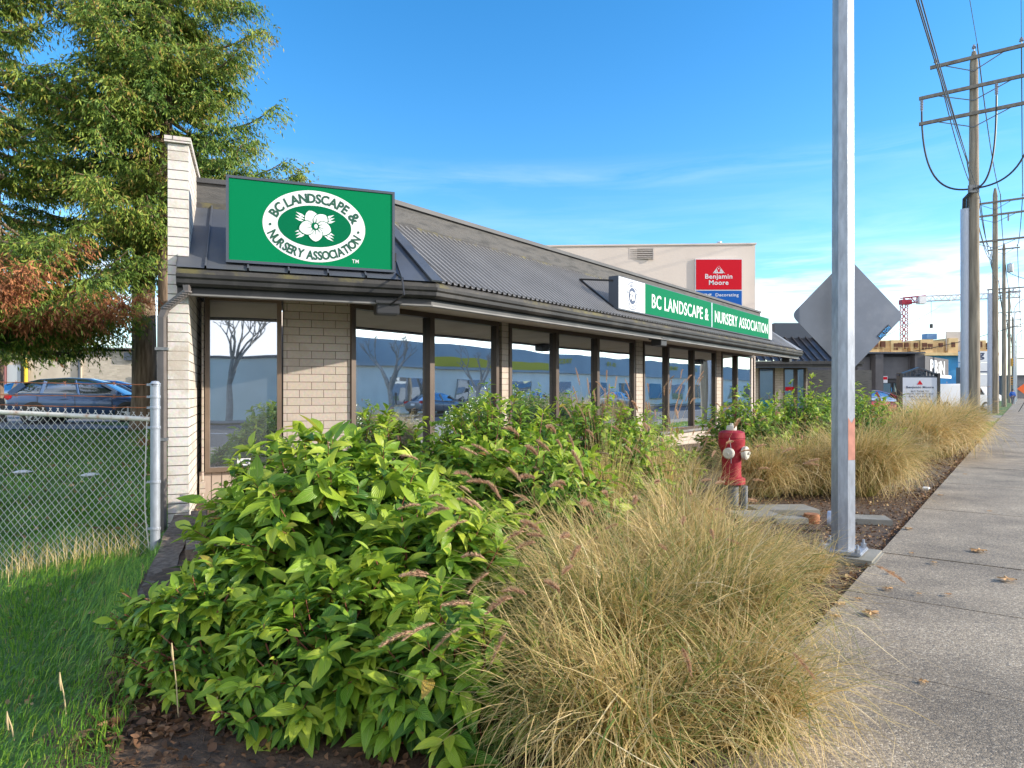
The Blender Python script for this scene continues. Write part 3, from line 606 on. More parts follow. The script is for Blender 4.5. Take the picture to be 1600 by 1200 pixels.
# ------------------------------------------------------------ roof signs
def oval_flower(o, X, Y, k, parent, mats=('white', 'signgreen2')):
    a = MB()
    for deg, ln in ((112, .135), (48, .13), (-12, .13), (-88, .125), (195, .13)):
        c, s_ = math.cos(R(deg)), math.sin(R(deg)); pts = []
        for i in range(17):
            t = i / 16; rad = ln * k * t; ww = .056 * k * math.sin(math.pi * min(1, t ** .9 * .97 + .03)) ** .6
            pts.append((t, ww))
        P = [(ln * k * (.08 + .92 * t) * c - wv * s_, ln * k * (.08 + .92 * t) * s_ + wv * c) for t, wv in pts] + [(ln * k * (.08 + .92 * t) * c + wv * s_, ln * k * (.08 + .92 * t) * s_ - wv * c) for t, wv in reversed(pts)]
        lv_ = getattr(oval_flower, 'n', 0) % 5; oval_flower.n = lv_ + 1; nz_ = X.cross(Y); G_ = [(x * 1.1 - .004 * k * c, y * 1.1 - .004 * k * s_) for x, y in P]
        gb = MB(); poly(gb, o + nz_ * (.0006 + lv_ * .0006), X, Y, G_); gb.build('petal_outline', M[mats[1]], parent)
        poly(a, o + nz_ * (.0009 + lv_ * .0006), X, Y, P)
    for deg in (148, 32, -35, 212):
        c, s_ = math.cos(R(deg)), math.sin(R(deg))
        for off in (-1, 0, 1):
            b0 = (.09 * k * c - off * .018 * k * s_, .09 * k * s_ + off * .018 * k * c); tip = (.185 * k * c - off * .006 * k * s_, .155 * k * s_ + off * .03 * k * c)
            mx_, my_ = (b0[0] + tip[0]) / 2, (b0[1] + tip[1]) / 2
            poly(a, o + X.cross(Y) * .0003, X, Y, [b0, (mx_ + .010 * k * s_, my_ - .010 * k * c), tip, (mx_ - .010 * k * s_, my_ + .010 * k * c)])
    a.build('flower_petals', M[mats[0]], parent)
    b = MB(); nn = X.cross(Y) * .0042
    ellipse(b, o + nn, X, Y, .032 * k, .032 * k, 24)
    for deg in (112, 48, -12, -88, 195):
        c, s_ = math.cos(R(deg)), math.sin(R(deg)); poly(b, o + nn, X, Y, [(.03 * k * c - .003 * s_ * k, .03 * k * s_ + .003 * c * k), (.03 * k * c + .003 * s_ * k, .03 * k * s_ - .003 * c * k), (.08 * k * c, .08 * k * s_)])
        for q in (-1, 1):
            c2, s3 = math.cos(R(deg + q * 34)), math.sin(R(deg + q * 34)); poly(b, o + nn, X, Y, [(.025 * k * c2 - .002 * s3 * k, .025 * k * s3 + .002 * c2 * k), (.025 * k * c2 + .002 * s3 * k, .025 * k * s3 - .002 * c2 * k), (.085 * k * c2, .085 * k * s3)])
    ellipse(b, o + nn, X, Y, .001, .001, 6)
    b.build('flower_centre', M[mats[1]], parent)
    d = MB(); ellipse(d, o + nn * 1.6 + X * (.006 * k), X, Y, .014 * k, .018 * k, 16); d.build('flower_stamen', M[mats[0]], parent)
Q0 = Vector((-3.08, 7.35)); SW = 1.823; SZ0, SZ1 = 2.895, 3.835
sg = thing('roof_sign', 'large green box sign with a white oval and flower emblem on the short roof slope', 'sign', v3(Q0, SZ0))
mb = MB(); mb.hull([v3(Q0, SZ0), v3(Q0 + e2 * SW, SZ0), v3(Q0 + e2 * SW + n2 * .24, SZ0), v3(Q0 + n2 * .24, SZ0)], [v3(Q0, SZ1), v3(Q0 + e2 * SW, SZ1), v3(Q0 + e2 * SW + n2 * .24, SZ1), v3(Q0 + n2 * .24, SZ1)])
mb.build('sign_box', M['slate'], sg)
fo = MB(); mO = -N3
for a, b in (((0, 0), (SW, 0)), ((0, SZ1 - SZ0), (SW, SZ1 - SZ0))):
    fo.box(v3(Q0 + e2 * (SW / 2), SZ0 + a[1] + (.014 if a[1] == 0 else -.014)) + mO * .008, (SW, .016, .028), (E3, N3, UP))
for x in (.014, SW - .014): fo.box(v3(Q0 + e2 * x, (SZ0 + SZ1) / 2) + mO * .008, (.028, .0155, SZ1 - SZ0 - .057), (E3, N3, UP))
fo.build('sign_frame', M['slate'], sg)
fc = MB().box(v3(Q0 + e2 * (SW / 2), (SZ0 + SZ1) / 2) + mO * .003, (SW - .058, .004, SZ1 - SZ0 - .058), (E3, N3, UP)).build('sign_face', M['signgreen'], sg)
oc = v3(Q0 + e2 * (SW * .508), SZ0 + (SZ1 - SZ0) * .492) + mO * .0065
a = MB(); ellipse(a, oc, E3, UP, .556, .401, 96); a.build('oval', M['white'], fc)
a = MB(); ellipse(a, oc + mO * .0015, E3, UP, .398, .232, 96); a.build('inner_oval', M['signgreen2'], fc)
a = MB(); oo = oc + mO * .003
arc_text(a, 'BC LANDSCAPE', oo, E3, UP, .470, .313, R(164), R(40), .104, .034, sc=1.14)
arc_text(a, '&', oo, E3, UP, .478, .315, R(36), R(12), .12, .03, sc=.95)
arc_text(a, 'NURSERY ASSOCIATION', oo, E3, UP, .482, .325, R(196), R(345), .098, .034, sc=1.22)
for ex in (-.477, .477): ellipse(a, oo + E3 * ex + UP * (-.015 if ex < 0 else -.03), E3, UP, .014, .015, 16)
a.build('lettering', M['signtext'], fc)
a = MB(); text_on(a, 'TM', v3(Q0 + e2 * (SW * .752), SZ0 + .10) + mO * .0065, E3, UP, w=.075, h=.042, bold=.01); a.build('trade_mark', M['white'], fc)
oval_flower(oc + mO * .003, E3, UP, 1.36, fc)
a = MB(); q = v3(Q0 + e2 * SW + n2 * .12, SZ0)
a.tube([q + UP * .18 + E3 * .02, q + UP * .02 + E3 * .03, q + UP * -.1 + E3 * .04 - N3 * .35, q + UP * -.3 + E3 * .04 - N3 * .47, v3(GC - e2 * .56 + n2 * .2, 2.5)], .011, 8)
a.box(q + UP * .2 + E3 * .02, (.04, .05, .1), (E3, N3, UP)); a.build('power_cable', M['black'], sg, smooth=True)
a = MB(); 
for k in (.3, 1.5): MB().box(v3(Q0 + e2 * k + n2 * .42, SZ0 + .2), (.05, .4, .05), (E3, N3, UP)).build('sign_bracket', M['black'], sg)
# long street sign
GD = .12; T0 = GC - r2 * GD
ka = kpx(966, T0, s2); kb = kpx(1206, T0, s2); Z0, Z1 = 2.945, 3.535
s2g = thing('roof_sign', 'long green and white box sign with round emblem standing above the street gutter', 'sign', v3(T0 + s2 * ka, Z0))
mb = MB(); P = [T0 + s2 * ka, T0 + s2 * kb, T0 + s2 * kb - r2 * .19, T0 + s2 * ka - r2 * .19]
mb.hull([v3(p, Z0) for p in P], [v3(p, Z1) for p in P]); mb.build('sign_box', M['slate'], s2g)
def fpan(k0, k1, m, name, z0=Z0 + .02, z1=Z1 - .015, pr=.004):
    return MB().box(v3(T0 + s2 * ((k0 + k1) / 2), (z0 + z1) / 2) + R3 * pr, (k1 - k0, .006, z1 - z0), (S3, R3, UP)).build(name, M[m], s2g)
k1008 = kpx(1007.5, T0, s2); k1112 = kpx(1112, T0, s2); k1201 = kpx(1200.8, T0, s2)
wp = fpan(ka + .01, k1008 - .004, 'white', 'white_panel'); gp = fpan(k1008, k1112 - .03, 'streetgreen', 'green_panel'); gp2 = fpan(k1112 + .03, k1201, 'streetgreen', 'green_panel'); fpan(k1201 + .002, kb - .02, 'white', 'white_strip')
fpan(k1112 - .029, k1112 + .029, 'alu', 'divider')
zc = (Z0 + Z1) / 2
def tx(body, pa, pb, par):
    a = MB(); k0, k1 = kpx(pa, T0, s2), kpx(pb, T0, s2); text_on(a, body, v3(T0 + s2 * ((k0 + k1) / 2), zc - .01) + R3 * .0085, S3, UP, w=k1 - k0, h=.27, bold=.012); a.build('lettering', M['white'], par)
tx('BC LANDSCAPE &', 1018, 1106.5, gp); tx('NURSERY ASSOCIATION', 1116.5, 1199, gp2)
lc = v3(T0 + s2 * kpx(987.5, T0, s2), zc - .01) + R3 * .0085
a = MB(); ring(a, lc, S3, UP, .25, .255, .234, .238, 48); ellipse(a, lc, S3, UP, .145, .15, 40)
arc_text(a, 'BC LANDSCAPE &', lc, S3, UP, .188, .193, R(170), R(10), .06, .03, sc=.98); arc_text(a, 'NURSERY ASSOCIATION', lc, S3, UP, .19, .195, R(190), R(350), .055, .03, sc=.98)
a.build('round_emblem', M['navy'], wp); oval_flower(lc + R3 * .002, S3, UP, .72, wp, ('white', 'navy'))
a = MB(); z_ = T0 + s2 * (kpx(905, GC - r2 * .9, s2) - 0)
pa = v3(GC - r2 * .95 + s2 * (kpx(906, GC - r2 * .95, s2)), ZR0 + .95 * .7556 + .05)
a.bar(pa, v3(T0 + s2 * ka - r2 * .1, Z1 - .08), .03, .03); a.bar(pa, v3(T0 + s2 * ka - r2 * .1, Z0 + .05), .03, .03)
for k in (ka + 2, ka + 5, ka + 8): MB().box(v3(T0 + s2 * k - r2 * .38, Z0 + .15), (.05, .4, .05), (S3, R3, UP)).build('sign_bracket', M['black'], s2g)
a.build('sign_bracket', M['black'], s2g)

# ------------------------------------------------------------ wing further along
wg = thing('shop_wing', 'low block shop wing with dark ribbed roof beyond the end of the office', 'building', W(1240, 660, 28))
y0 = 28.6; xa = (1130 - 800) / F * y0; 
def xw(px, Y): return (px - 800) / F * Y
mb = MB()
for a, b in ((1120, 1185), (1211, 1224), (1259, 1262)): mb.hull([Vector((xw(a, y0), y0, -.1)), Vector((xw(b, y0), y0, -.1)), Vector((xw(b, y0), y0 + .3, -.1)), Vector((xw(a, y0), y0 + .3, -.1))], [Vector((xw(a, y0), y0, 2.5)), Vector((xw(b, y0), y0, 2.5)), Vector((xw(b, y0), y0 + .3, 2.5)), Vector((xw(a, y0), y0 + .3, 2.5))])
mb.hull([Vector((xw(1120, y0), y0 + .02, -.1)), Vector((xw(1262, y0), y0 + .02, -.1)), Vector((xw(1262, y0), y0 + .25, -.1)), Vector((xw(1120, y0), y0 + .25, -.1))], [Vector((xw(1120, y0), y0 + .02, .55)), Vector((xw(1262, y0), y0 + .02, .55)), Vector((xw(1262, y0), y0 + .25, .55)), Vector((xw(1120, y0), y0 + .25, .55))])
mb.build('block_wall', M['block'], wg)
mb = MB(); X1 = xw(1262, y0); X2 = xw(1352, y0)
mb.box((X1 + 1.4, y0 + 3.2, 1.2), (5.8, .25, 2.6)); mb.build('recessed_wall', M['parapet'], wg)
for a, b in ((1185, 1211), (1224, 1243), (1244, 1259)):
    f = MB(); xa_, xb_ = xw(a, y0), xw(b, y0)
    f.box(((xa_ + xb_) / 2, y0 + .03, .58), (xb_ - xa_, .08, .06)); f.box(((xa_ + xb_) / 2, y0 + .03, 2.47), (xb_ - xa_, .08, .06))
    for x in (xa_ + .03, xb_ - .03): f.box((x, y0 + .03, 1.525), (.06, .08, 1.83))
    fo = f.build('window', M['bronze'], wg); MB().box(((xa_ + xb_) / 2, y0 + .05, 1.525), (xb_ - xa_ - .12, .02, 1.83)).build('pane', M['pane2'], fo)
mb = MB().box(((xw(1188, y0) + xw(1208, y0)) / 2, y0 + .03, .9), (xw(1208, y0) - xw(1188, y0), .01, .5)); mb.build('teal_reflection_panel', mat('teal_reflection', (.0, .16, .2), .4), wg)  # teal reflection in the pane, put in as a flat coloured panel
mb = MB().box(((xw(1228, y0) + xw(1243, y0)) / 2, y0 + .03, 1.62), (.42, .01, .16)); mb.build('red_window_sticker', M['red'], wg)
yE = 27.4; mb = MB(); xl, xr = xw(1130, yE), xw(1349, yE)
mb.box(((xl + xr) / 2, yE, 2.66), (xr - xl, .12, .12)); mb.box(((xl + xr) / 2, yE + .08, 2.56), (xr - xl, .04, .12)); mb.build('gutter', M['gutter'], wg)
MB().box(((xl + xr) / 2, yE + .75, 2.56), (xr - xl, 1.3, .05)).build('soffit', M['soffit'], wg)
mb = MB(); vs = []; fs = []; n = int((xr - xl) / .3); seq = []
for j in range(n): x = xl + j * .3; seq += [(x, 0), (x + .2, 0), (x + .205, .07), (x + .255, .07), (x + .26, 0)]
for x, h in seq: vs += [(x, yE, 2.73 + h), (min(x, xw(1330, yE + 2)), yE + 2.0, 3.85 + h)]
for j in range(len(seq) - 1): fs.append((2 * j, 2 * j + 2, 2 * j + 3, 2 * j + 1))
mb.add(vs, fs).build('roof', mat('dark_ribbed_roof', (.06, .055, .055), .4, metal=.2, vary=.3), wg)
mb = MB(); mb.box(((xl + xw(1318, yE + 2)) / 2, yE + 2.1, 3.9), (xw(1318, yE + 2) - xl, .15, .35)); mb.box((xw(1246, 29), 29.9, 4.0), (1.7, 1.2, .9)); mb.build('parapet', M['slate'], wg)
mb = MB().box(((xl + xr) / 2, yE + 6, 3.6), (xr - xl - 1, 7.6, .2)); mb.build('flat_roof', M['cap'], wg)

def zp0(py, Y): return CH + (612 - py) * Y / F
# ------------------------------------------------------------ tall pale building with the red sign
Yb = 36
tb = thing('warehouse', 'tall pale stucco building with a louvred vent rising behind the office roof', 'building', (8, Yb + 6, 0))
xl, xr = xw(700, Yb), xw(1180, Yb); zt = CH + (612 - 384) * Yb / F
YL = 35.1; xl = xw(700, YL); wy = lambda x: YL + (x - xl) / (xr - xl) * (Yb + 1 - YL); xr = xw(1180, Yb + 1); zl = zp0(387.5, YL); zt = zp0(382, Yb + 1)
MB().hull([Vector((xl, YL, -.1)), Vector((xr, Yb + 1, -.1)), Vector((xr + .7, Yb + 16, -.1)), Vector((xl, Yb + 16, -.1))], [Vector((xl, YL, zl)), Vector((xr, Yb + 1, zt)), Vector((xr + .7, Yb + 16, zt)), Vector((xl, Yb + 16, zl))]).build('wall', M['stucco'], tb)
mb = MB()
mb.hull([Vector((xl, YL - .06, zl + .002)), Vector((xr + .06, Yb + .94, zt + .002)), Vector((xr + .06, Yb + 1.3, zt + .002)), Vector((xl, YL + .3, zl + .002))], [Vector((xl, YL - .06, zl + .08)), Vector((xr + .06, Yb + .94, zt + .08)), Vector((xr + .06, Yb + 1.3, zt + .08)), Vector((xl, YL + .3, zl + .08))]); mb.build('parapet_cap', M['trim2'] if 'trim2' in M else M['stucco'], tb)
mb = MB(); xv0, xv1 = xw(984.5, Yb), xw(1022, Yb); zv0 = CH + (612 - 403.5) * Yb / F; zv1 = CH + (612 - 386.5) * Yb / F; fy = wy((xv0 + xv1) / 2) + .0
mb.box(((xv0 + xv1) / 2, fy, (zv0 + zv1) / 2), (xv1 - xv0, .05, zv1 - zv0)); lv = mb.build('vent', M['bronze'], tb)
mb = MB()
for i in range(6): z = zv0 + (i + .5) * (zv1 - zv0) / 6; mb.box(((xv0 + xv1) / 2, fy - .05, z), (xv1 - xv0, .06, .045))
for x in (xv0, xv1): mb.box((x, fy - .045, (zv0 + zv1) / 2), (.05, .08, zv1 - zv0 + .05))
mb.build('louvre', M['stucco'], lv)
mb = MB(); mb.box((xw(1118, Yb + 4), Yb + 5, zt + .22), (2.3, 2, .4)); mb.tube([(xw(1124, Yb + 4), Yb + 4, zt + .2), (xw(1124, Yb + 4), Yb + 4, zt + .75)], .07, 8); mb.tube([(xw(1124, Yb + 4), Yb + 4, zt + .72), (xw(1124, Yb + 4), Yb + 4, zt + .8)], .16, 8)
mb.build('rooftop_unit', M['alu'], tb)
# ground-mounted red wall sign
ys = wy(xw(1123, 36.5)) - .24; Xs0, Xs1 = xw(1087.5, ys), xw(1159, ys)
bs = thing('wall_sign', 'red and blue paint shop box sign fixed high on the pale building', 'sign', (Xs0, ys, 5))
def zp(py, Y): return CH + (612 - py) * Y / F
za, zb_, zc_ = zp(405.5, ys), zp(452.5, ys), zp(490, ys)
MB().box(((Xs0 + Xs1) / 2, ys + .12, (za + zc_) / 2), (Xs1 - Xs0 + .08, .22, za - zc_ + .08)).build('sign_box', M['white'], bs)
r_ = MB().box(((Xs0 + Xs1) / 2, ys + .0, (za + zb_) / 2), (Xs1 - Xs0, .012, za - zb_)).build('red_panel', M['red'], bs)
b_ = MB().box(((Xs0 + Xs1) / 2, ys + .0, (zb_ + zc_) / 2 - .03), (Xs1 - Xs0, .012, zb_ - zc_ - .06)).build('blue_panel', M['blue'], bs)
X = Vector((1, 0, 0)); O = lambda px, py: Vector((xw(px, ys), ys - .009, zp(py, ys)))
a = MB(); text_on(a, 'Benjamin', O(1123, 433), X, UP, w=xw(1144, ys) - xw(1101.5, ys), h=.33, bold=.022); text_on(a, 'Moore', O(1123, 441.5), X, UP, w=xw(1138.5, ys) - xw(1108, ys), h=.25, bold=.022)
for p in ([(0, .42), (-.07, .30), (-.24, 0), (-.32, 0)], [(0, .42), (.32, 0), (.24, 0), (.07, .30)], [(-.28, 0), (.28, 0), (.24, .05), (-.24, .05)], [(0, .30), (-.045, .22), (.045, .22)][:3]): poly(a, O(1123, 427), X, UP, p)
for sx__ in (-1, 1): poly(a, O(1123, 427), X, UP, [(sx__ * .10, .05), (sx__ * .05, .05), (sx__ * .08, .20), (sx__ * .11, .17)]); poly(a, O(1123, 427), X, UP, [(sx__ * .20, .05), (sx__ * .15, .05), (sx__ * .08, .20), (sx__ * .10, .22)])
a.build('lettering', M['white'], r_)
a = MB(); text_on(a, 'Decorating', O(1136, 461.5), X, UP, w=xw(1154, ys) - xw(1118, ys), h=.22, bold=.015); text_on(a, 'ng', O(1106, 461.5), X, UP, w=.4, h=.18, bold=.015); a.build('lettering', M['white'], b_)
# ------------------------------------------------------------ dark shop building with corner sign
Yp = 47
ps = thing('shop_building', 'charcoal shop building with recessed bays and a white lettered corner sign', 'building', (xw(1400, Yp), Yp + 3, 0))
M['charcoal'] = mat('charcoal_block', (.085, .083, .09), .85, vary=.12, vscale=3); M['charcoal2'] = mat('charcoal_panel', (.13, .13, .14), .8, vary=.1)
zt = zp(553, Yp); x0, x1 = xw(1300, Yp), xw(1440, Yp)
mb = MB(); mb.box(((x0 + x1) / 2, Yp + 8, zt / 2 + .9), (x1 - x0, 15, zt - 1.8)); 
for a, b in ((1364, 1376), (1425, 1440)): mb.box(((xw(a, Yp) + xw(b, Yp)) / 2, Yp + .1, zt / 2 - .05), (xw(b, Yp) - xw(a, Yp), .9, zt + .04))
mb.build('wall', M['charcoal'], ps)
mb = MB(); 
for a, b in ((1344, 1363), (1377, 1424)): mb.box(((xw(a, Yp) + xw(b, Yp)) / 2, Yp + .42, zt - .95), (xw(b, Yp) - xw(a, Yp), .2, 1.5))
mb.build('fascia_panel', M['charcoal2'], ps)
mb = MB(); mb.box(((x0 + x1) / 2, Yp + .2, zt + .06), (x1 - x0, 1.3, .1)); mb.build('coping', M['slate'], ps)
for a, b in ((1346, 1362), (1378, 1398), (1400, 1422)):
    f = MB().box(((xw(a, Yp) + xw(b, Yp)) / 2, Yp + .46, 1.1), (xw(b, Yp) - xw(a, Yp), .08, 2.1)).build('window', M['black'], ps)
    MB().box(((xw(a, Yp) + xw(b, Yp)) / 2, Yp + .41, 1.15), (xw(b, Yp) - xw(a, Yp) - .14, .02, 1.85)).build('pane', M['pane2'], f)
MB().box((xw(1381, Yp), Yp - .02, zp(593, Yp)), (.46, .05, .46)).build('white_notice', M['white'], ps)
MB().box((xw(1381, Yp), Yp - .055, zp(591, Yp)), (.40, .02, .18)).build('red_notice', M['red'], ps)
# corner wing, running away to the right
c0 = Vector((x1, Yp - .4)); c1 = Vector((xw(1482, 52), 52)); dr = (c1 - c0).normalized(); nr = Vector((dr.y, -dr.x)); LL = (c1 - c0).length
mb = MB(); wallbox(mb, c0, dr, nr, 0, LL, zp(583, Yp) - .2, zt - .15, 3.5); mb.build('corner_canopy', M['charcoal'], ps)
mb = MB(); 
for k in (1.0, LL - .5): MB().box(v3(c0 + dr * k - nr * 1.8, .8), (.25, .25, 1.7)).build('post', M['charcoal2'], ps)
mb = MB(); o_ = v3(c0 + dr * (LL * .5) + nr * .03, zt - .85); text_on(mb, 'PRiN', o_, v3(dr), UP, w=LL * .62, h=1.0, bold=.035); mb.build('lettering', M['white'], ps)
MB().box(v3(c0 + dr * (LL * .62) + nr * .12, zt - 1.5), (LL * .68, .25, .22), (v3(dr), v3(nr), UP)).build('sign_strip', M['white'], ps)
# message board
Ym = 31; xm0, xm1 = xw(1405.5, Ym), xw(1464, Ym)
ms_ = thing('message_board', 'white lettered message board under a dark arched fan top', 'sign', ((xm0 + xm1) / 2, Ym, 0))
zA, zB = zp(590, Ym), zp(640, Ym)
MB().box(((xm0 + xm1) / 2, Ym, (zA + zB) / 2), (xm1 - xm0 - .14, .25, zA - zB)).build('board', mat('board_white', (.62, .64, .72), .5), ms_)
mb = MB()
for x in (xm0, xm1): MB().box((x, Ym, zA / 2 + .1), (.12, .3, zA + .2)).build('post', M['black'], ms_)
mb = MB(); cx_ = (xm0 + xm1) / 2; hw = (xm1 - xm0) / 2; zr = zp(576, Ym)
mb.bar((xm0 - .1, Ym, zA + .1), (cx_, Ym, zr + .04), .2, .06); mb.bar((xm1 + .1, Ym, zA + .1), (cx_, Ym, zr + .04), .2, .06)
mb.bar((xm0, Ym, zA + .03), (xm1, Ym, zA + .03), .2, .06)
for i in range(-5, 6):
    if abs(i) > 1: xx = cx_ + i * hw / 5.6; mb.bar((xx, Ym, zA + .03), (xx, Ym, zA + .1 + (1 - abs(i) / 5.6) * (zr - zA - .1)), .1, .03)
for rr_ in (.12, .22, .3): mb.tube([(cx_ + rr_ * math.cos(R(q)), Ym - .02, zA + .04 + rr_ * math.sin(R(q))) for q in range(0, 181, 20)], .016, 6)
for q in range(0, 181, 30): mb.bar((cx_, Ym, zA + .05), (cx_ + .3 * math.cos(R(q)), Ym, zA + .05 + .3 * math.sin(R(q))), .04, .02, Vector((0, 1, 0)))
mb.build('arched_top', M['slate'], ms_)
mb = MB(); ob = lambda u, z: Vector((cx_ + u, Ym - .131, z))
text_on(mb, 'Benjamin Moore', ob(0, zp(605.5, Ym)), X, UP, w=1.25, h=.13, bold=.03)
for tx_, py_, wd in (('BUY THINK TO', 611.5, .8), ('SNOW, NOT YEAR OLD', 615.5, 1.2), ('EASY APPLY', 619.5, 1.0), ('GOLD HUE', 624, .8)): text_on(mb, tx_, ob(0, zp(py_, Ym)), X, UP, w=wd, h=.085, bold=.02)
mb.build('lettering', M['navy'], ms_)
mb = MB(); poly(mb, ob(0, zp(601, Ym)), X, UP, [(-.13, 0), (.13, 0), (0, .2)]); mb.build('red_triangle', M['red'], ms_)
# dark rack beside the board
rk = MB()
for i in range(5): rk.box((xw(1388, Ym + 2), Ym + 2, .5 + i * .22), (.5, .3, .05))
for dx in (-.26, .26): rk.box((xw(1388, Ym + 2) + dx, Ym + 2, .75), (.05, .3, 1.5))
tag(rk.build('display_rack', M['black']), 'black shelf rack standing left of the message board', 'rack')

# ------------------------------------------------------------ building site, crane, pylon sign
Yc = 120
cb = thing('construction_building', 'half built block with bare plywood top floor and blue wrapped lower floors', 'building', (xw(1450, Yc), Yc + 10, 0))
M['ply'] = mat('plywood', (.62, .42, .20), .85, col2=(.74, .54, .29), vscale=.8); M['tarp'] = mat('blue_wrap', (.01, .17, .42), .5, col2=(.03, .28, .58), vscale=.5, bump=.4, bscale=2)
xl, xr = xw(1362, Yc), xw(1556, Yc); z1_, z2_ = zp(551, Yc), zp(530, Yc)
MB().box(((xl + xr) / 2 - 1, Yc + 8, z1_ / 2 - .2), (xr - xl - 2, 14, z1_ - .4)).build('wrapped_floors', M['tarp'], cb)
MB().box(((xl + xr) / 2, Yc + 8, z1_ - .25), (xr - xl + 1, 16.4, .5)).build('floor_deck', M['ply'], cb)
tf = MB(); random.seed(5)
segs = [(1360, 1376, 0, 530), (1378, 1395, .6, 531), (1395, 1412, 0, 531), (1413, 1426, 1.2, 534), (1427, 1440, .3, 532), (1441, 1461, 0, 530), (1462, 1484, .9, 532), (1485, 1500, 0, 528), (1512, 1545, .2, 531), (1545, 1556, 1.0, 534)]
for a, b, dp, top in segs: zt_ = zp(top, Yc); tf.box(((xw(a, Yc) + xw(b, Yc)) / 2, Yc + 4 + dp, (z1_ + zt_) / 2), (xw(b, Yc) - xw(a, Yc), 7, zt_ - z1_))
tf.build('plywood_floor', M['ply'], cb)
M['opening'] = mat('raw_opening', (.12, .045, .025), .9)
for cx__ in (1371, 1382, 1402, 1409, 1419, 1434, 1447, 1456, 1473, 1492, 1519, 1534, 1549):
    MB().box((xw(cx__, Yc), Yc + .55, (z1_ + z2_) / 2 + random.uniform(-.1, .3)), (random.uniform(.55, .85), .4, random.uniform(.8, 1.2))).build('window_opening', M['opening'], cb)
mb = MB()
for k in range(22): x = xl + (xr - xl) * k / 21; mb.box((x, Yc + .1, z1_ + .5), (.05, .05, 1.0))
mb.bar((xl, Yc + .1, z1_ + .95), (xr, Yc + .1, z1_ + .95), .04, .04); mb.build('guard_rail', M['ply'], cb)
mb = MB(); mb.box((xw(1463, Yc), Yc + 2, z2_ + .6), (1.8, 1.5, 1.0)); mb.build('site_tank', mat('tank_blue', (.1, .22, .42), .5), cb)
mb = MB(); mb.box((xw(1498, Yc), Yc + 1, z2_ - .3), (3.2, .2, 3.4)); mb.build('stair_screen', M['stucco'], cb)
# tower crane
Yk = 150
ck = thing('tower_crane', 'red and white tower crane with a long lattice jib over the building site', 'crane', (xw(1412, Yk), Yk, 0))
M['cranered'] = mat('crane_red', (.42, .03, .06), .6); M['cranewhite'] = mat('crane_white', (.72, .70, .72), .6)
def lattice(mb, a, b, wd, n, r, tri=False):
    a = Vector(a); b = Vector(b); d = (b - a).normalized(); up = Vector((0, 1, 0)) if abs(d.z) > .5 else UP; sd = d.cross(up).normalized(); u = sd.cross(d)
    offs = [sd * wd / 2 + u * wd / 2, -sd * wd / 2 + u * wd / 2, -sd * wd / 2 - u * wd / 2, sd * wd / 2 - u * wd / 2]
    for o in offs: mb.tube([a + o, b + o], r, 4)
    for i in range(n):
        p = a.lerp(b, i / n); q = a.lerp(b, (i + 1) / n)
        for k in range(4):
            o1, o2 = offs[k], offs[(k + 1) % 4]
            mb.tube([p + (o1 if i % 2 else o2), q + (o2 if i % 2 else o1)], r * .7, 4)
mx0 = xw(1412.5, Yk); zj = zp(470, Yk)
mb = MB(); lattice(mb, (mx0, Yk, 5), (mx0, Yk, zj - .5), 1.1, 22, .1); mb.build('mast', M['cranered'], ck)
mb = MB(); lattice(mb, (mx0 - .5, Yk, zj), (mx0 + 4.2, Yk - .5, zj + .4), 1.2, 6, .1); mb.box((mx0 + .3, Yk, zj - .3), (2.2, 1.3, 1.0)); mb.build('jib_root', M['cranered'], ck)
mb = MB(); lattice(mb, (mx0 + 4.2, Yk - .5, zj + .4), (mx0 + 23.5, Yk - 3, zj + .9), 1.1, 30, .085); mb.build('jib', M['cranewhite'], ck)
MB().box((mx0 + 3.2, Yk - 1, zj), (1.5, 1.3, 1.6)).build('cab', M['cranewhite'], ck)
mb = MB(); mb.tube([(mx0 + 5.5, Yk - .8, zj), (mx0 + 5.5, Yk - .8, zp(508, Yk))], .04, 4); mb.box((mx0 + 5.5, Yk - .8, zp(510, Yk)), (.5, .4, .9)); mb.build('hook_block', M['black'], ck)
# white pylon sign
Yq = 58
py_ = thing('pylon_sign', 'tall white car dealer pylon sign half hidden by the utility poles', 'sign', (xw(1522, Yq), Yq, 0))
mb = MB(); xa_, xb_ = xw(1500, Yq), xw(1545, Yq)
for a, b in ((549, 566), (567, 584), (585, 603)): mb.box(((xa_ + xb_) / 2, Yq, (zp(a, Yq) + zp(b, Yq)) / 2), (xb_ - xa_, .5, zp(a, Yq) - zp(b, Yq)))
mb.build('panel', M['white'], py_)
mb = MB()
for x in (xa_ - .1, xb_ + .1): MB().box((x, Yq, 1.75), (.15, .5, 3.6)).build('post', M['slate'], py_)
mb = MB(); text_on(mb, 'g', Vector((xw(1530, Yq), Yq - .256, zp(557, Yq))), X, UP, w=.55, h=.6, bold=.04)
mb.box(((xa_ + xb_) / 2, Yq - .255, zp(581, Yq)), (xb_ - xa_ - .1, .01, .1)); mb.build('lettering', M['navy'], py_)
bsn = MB(); bsn.box((xw(1558, 74), 74, zp(590, 74)), (.42, .06, .8)); bsn.tube([(xw(1558, 74), 74.06, 0), (xw(1558, 74), 74.06, zp(584, 74))], .04, 6)
tag(bsn.build('street_sign', M['blue']), 'small blue roadside sign between the second and third wooden poles', 'sign')
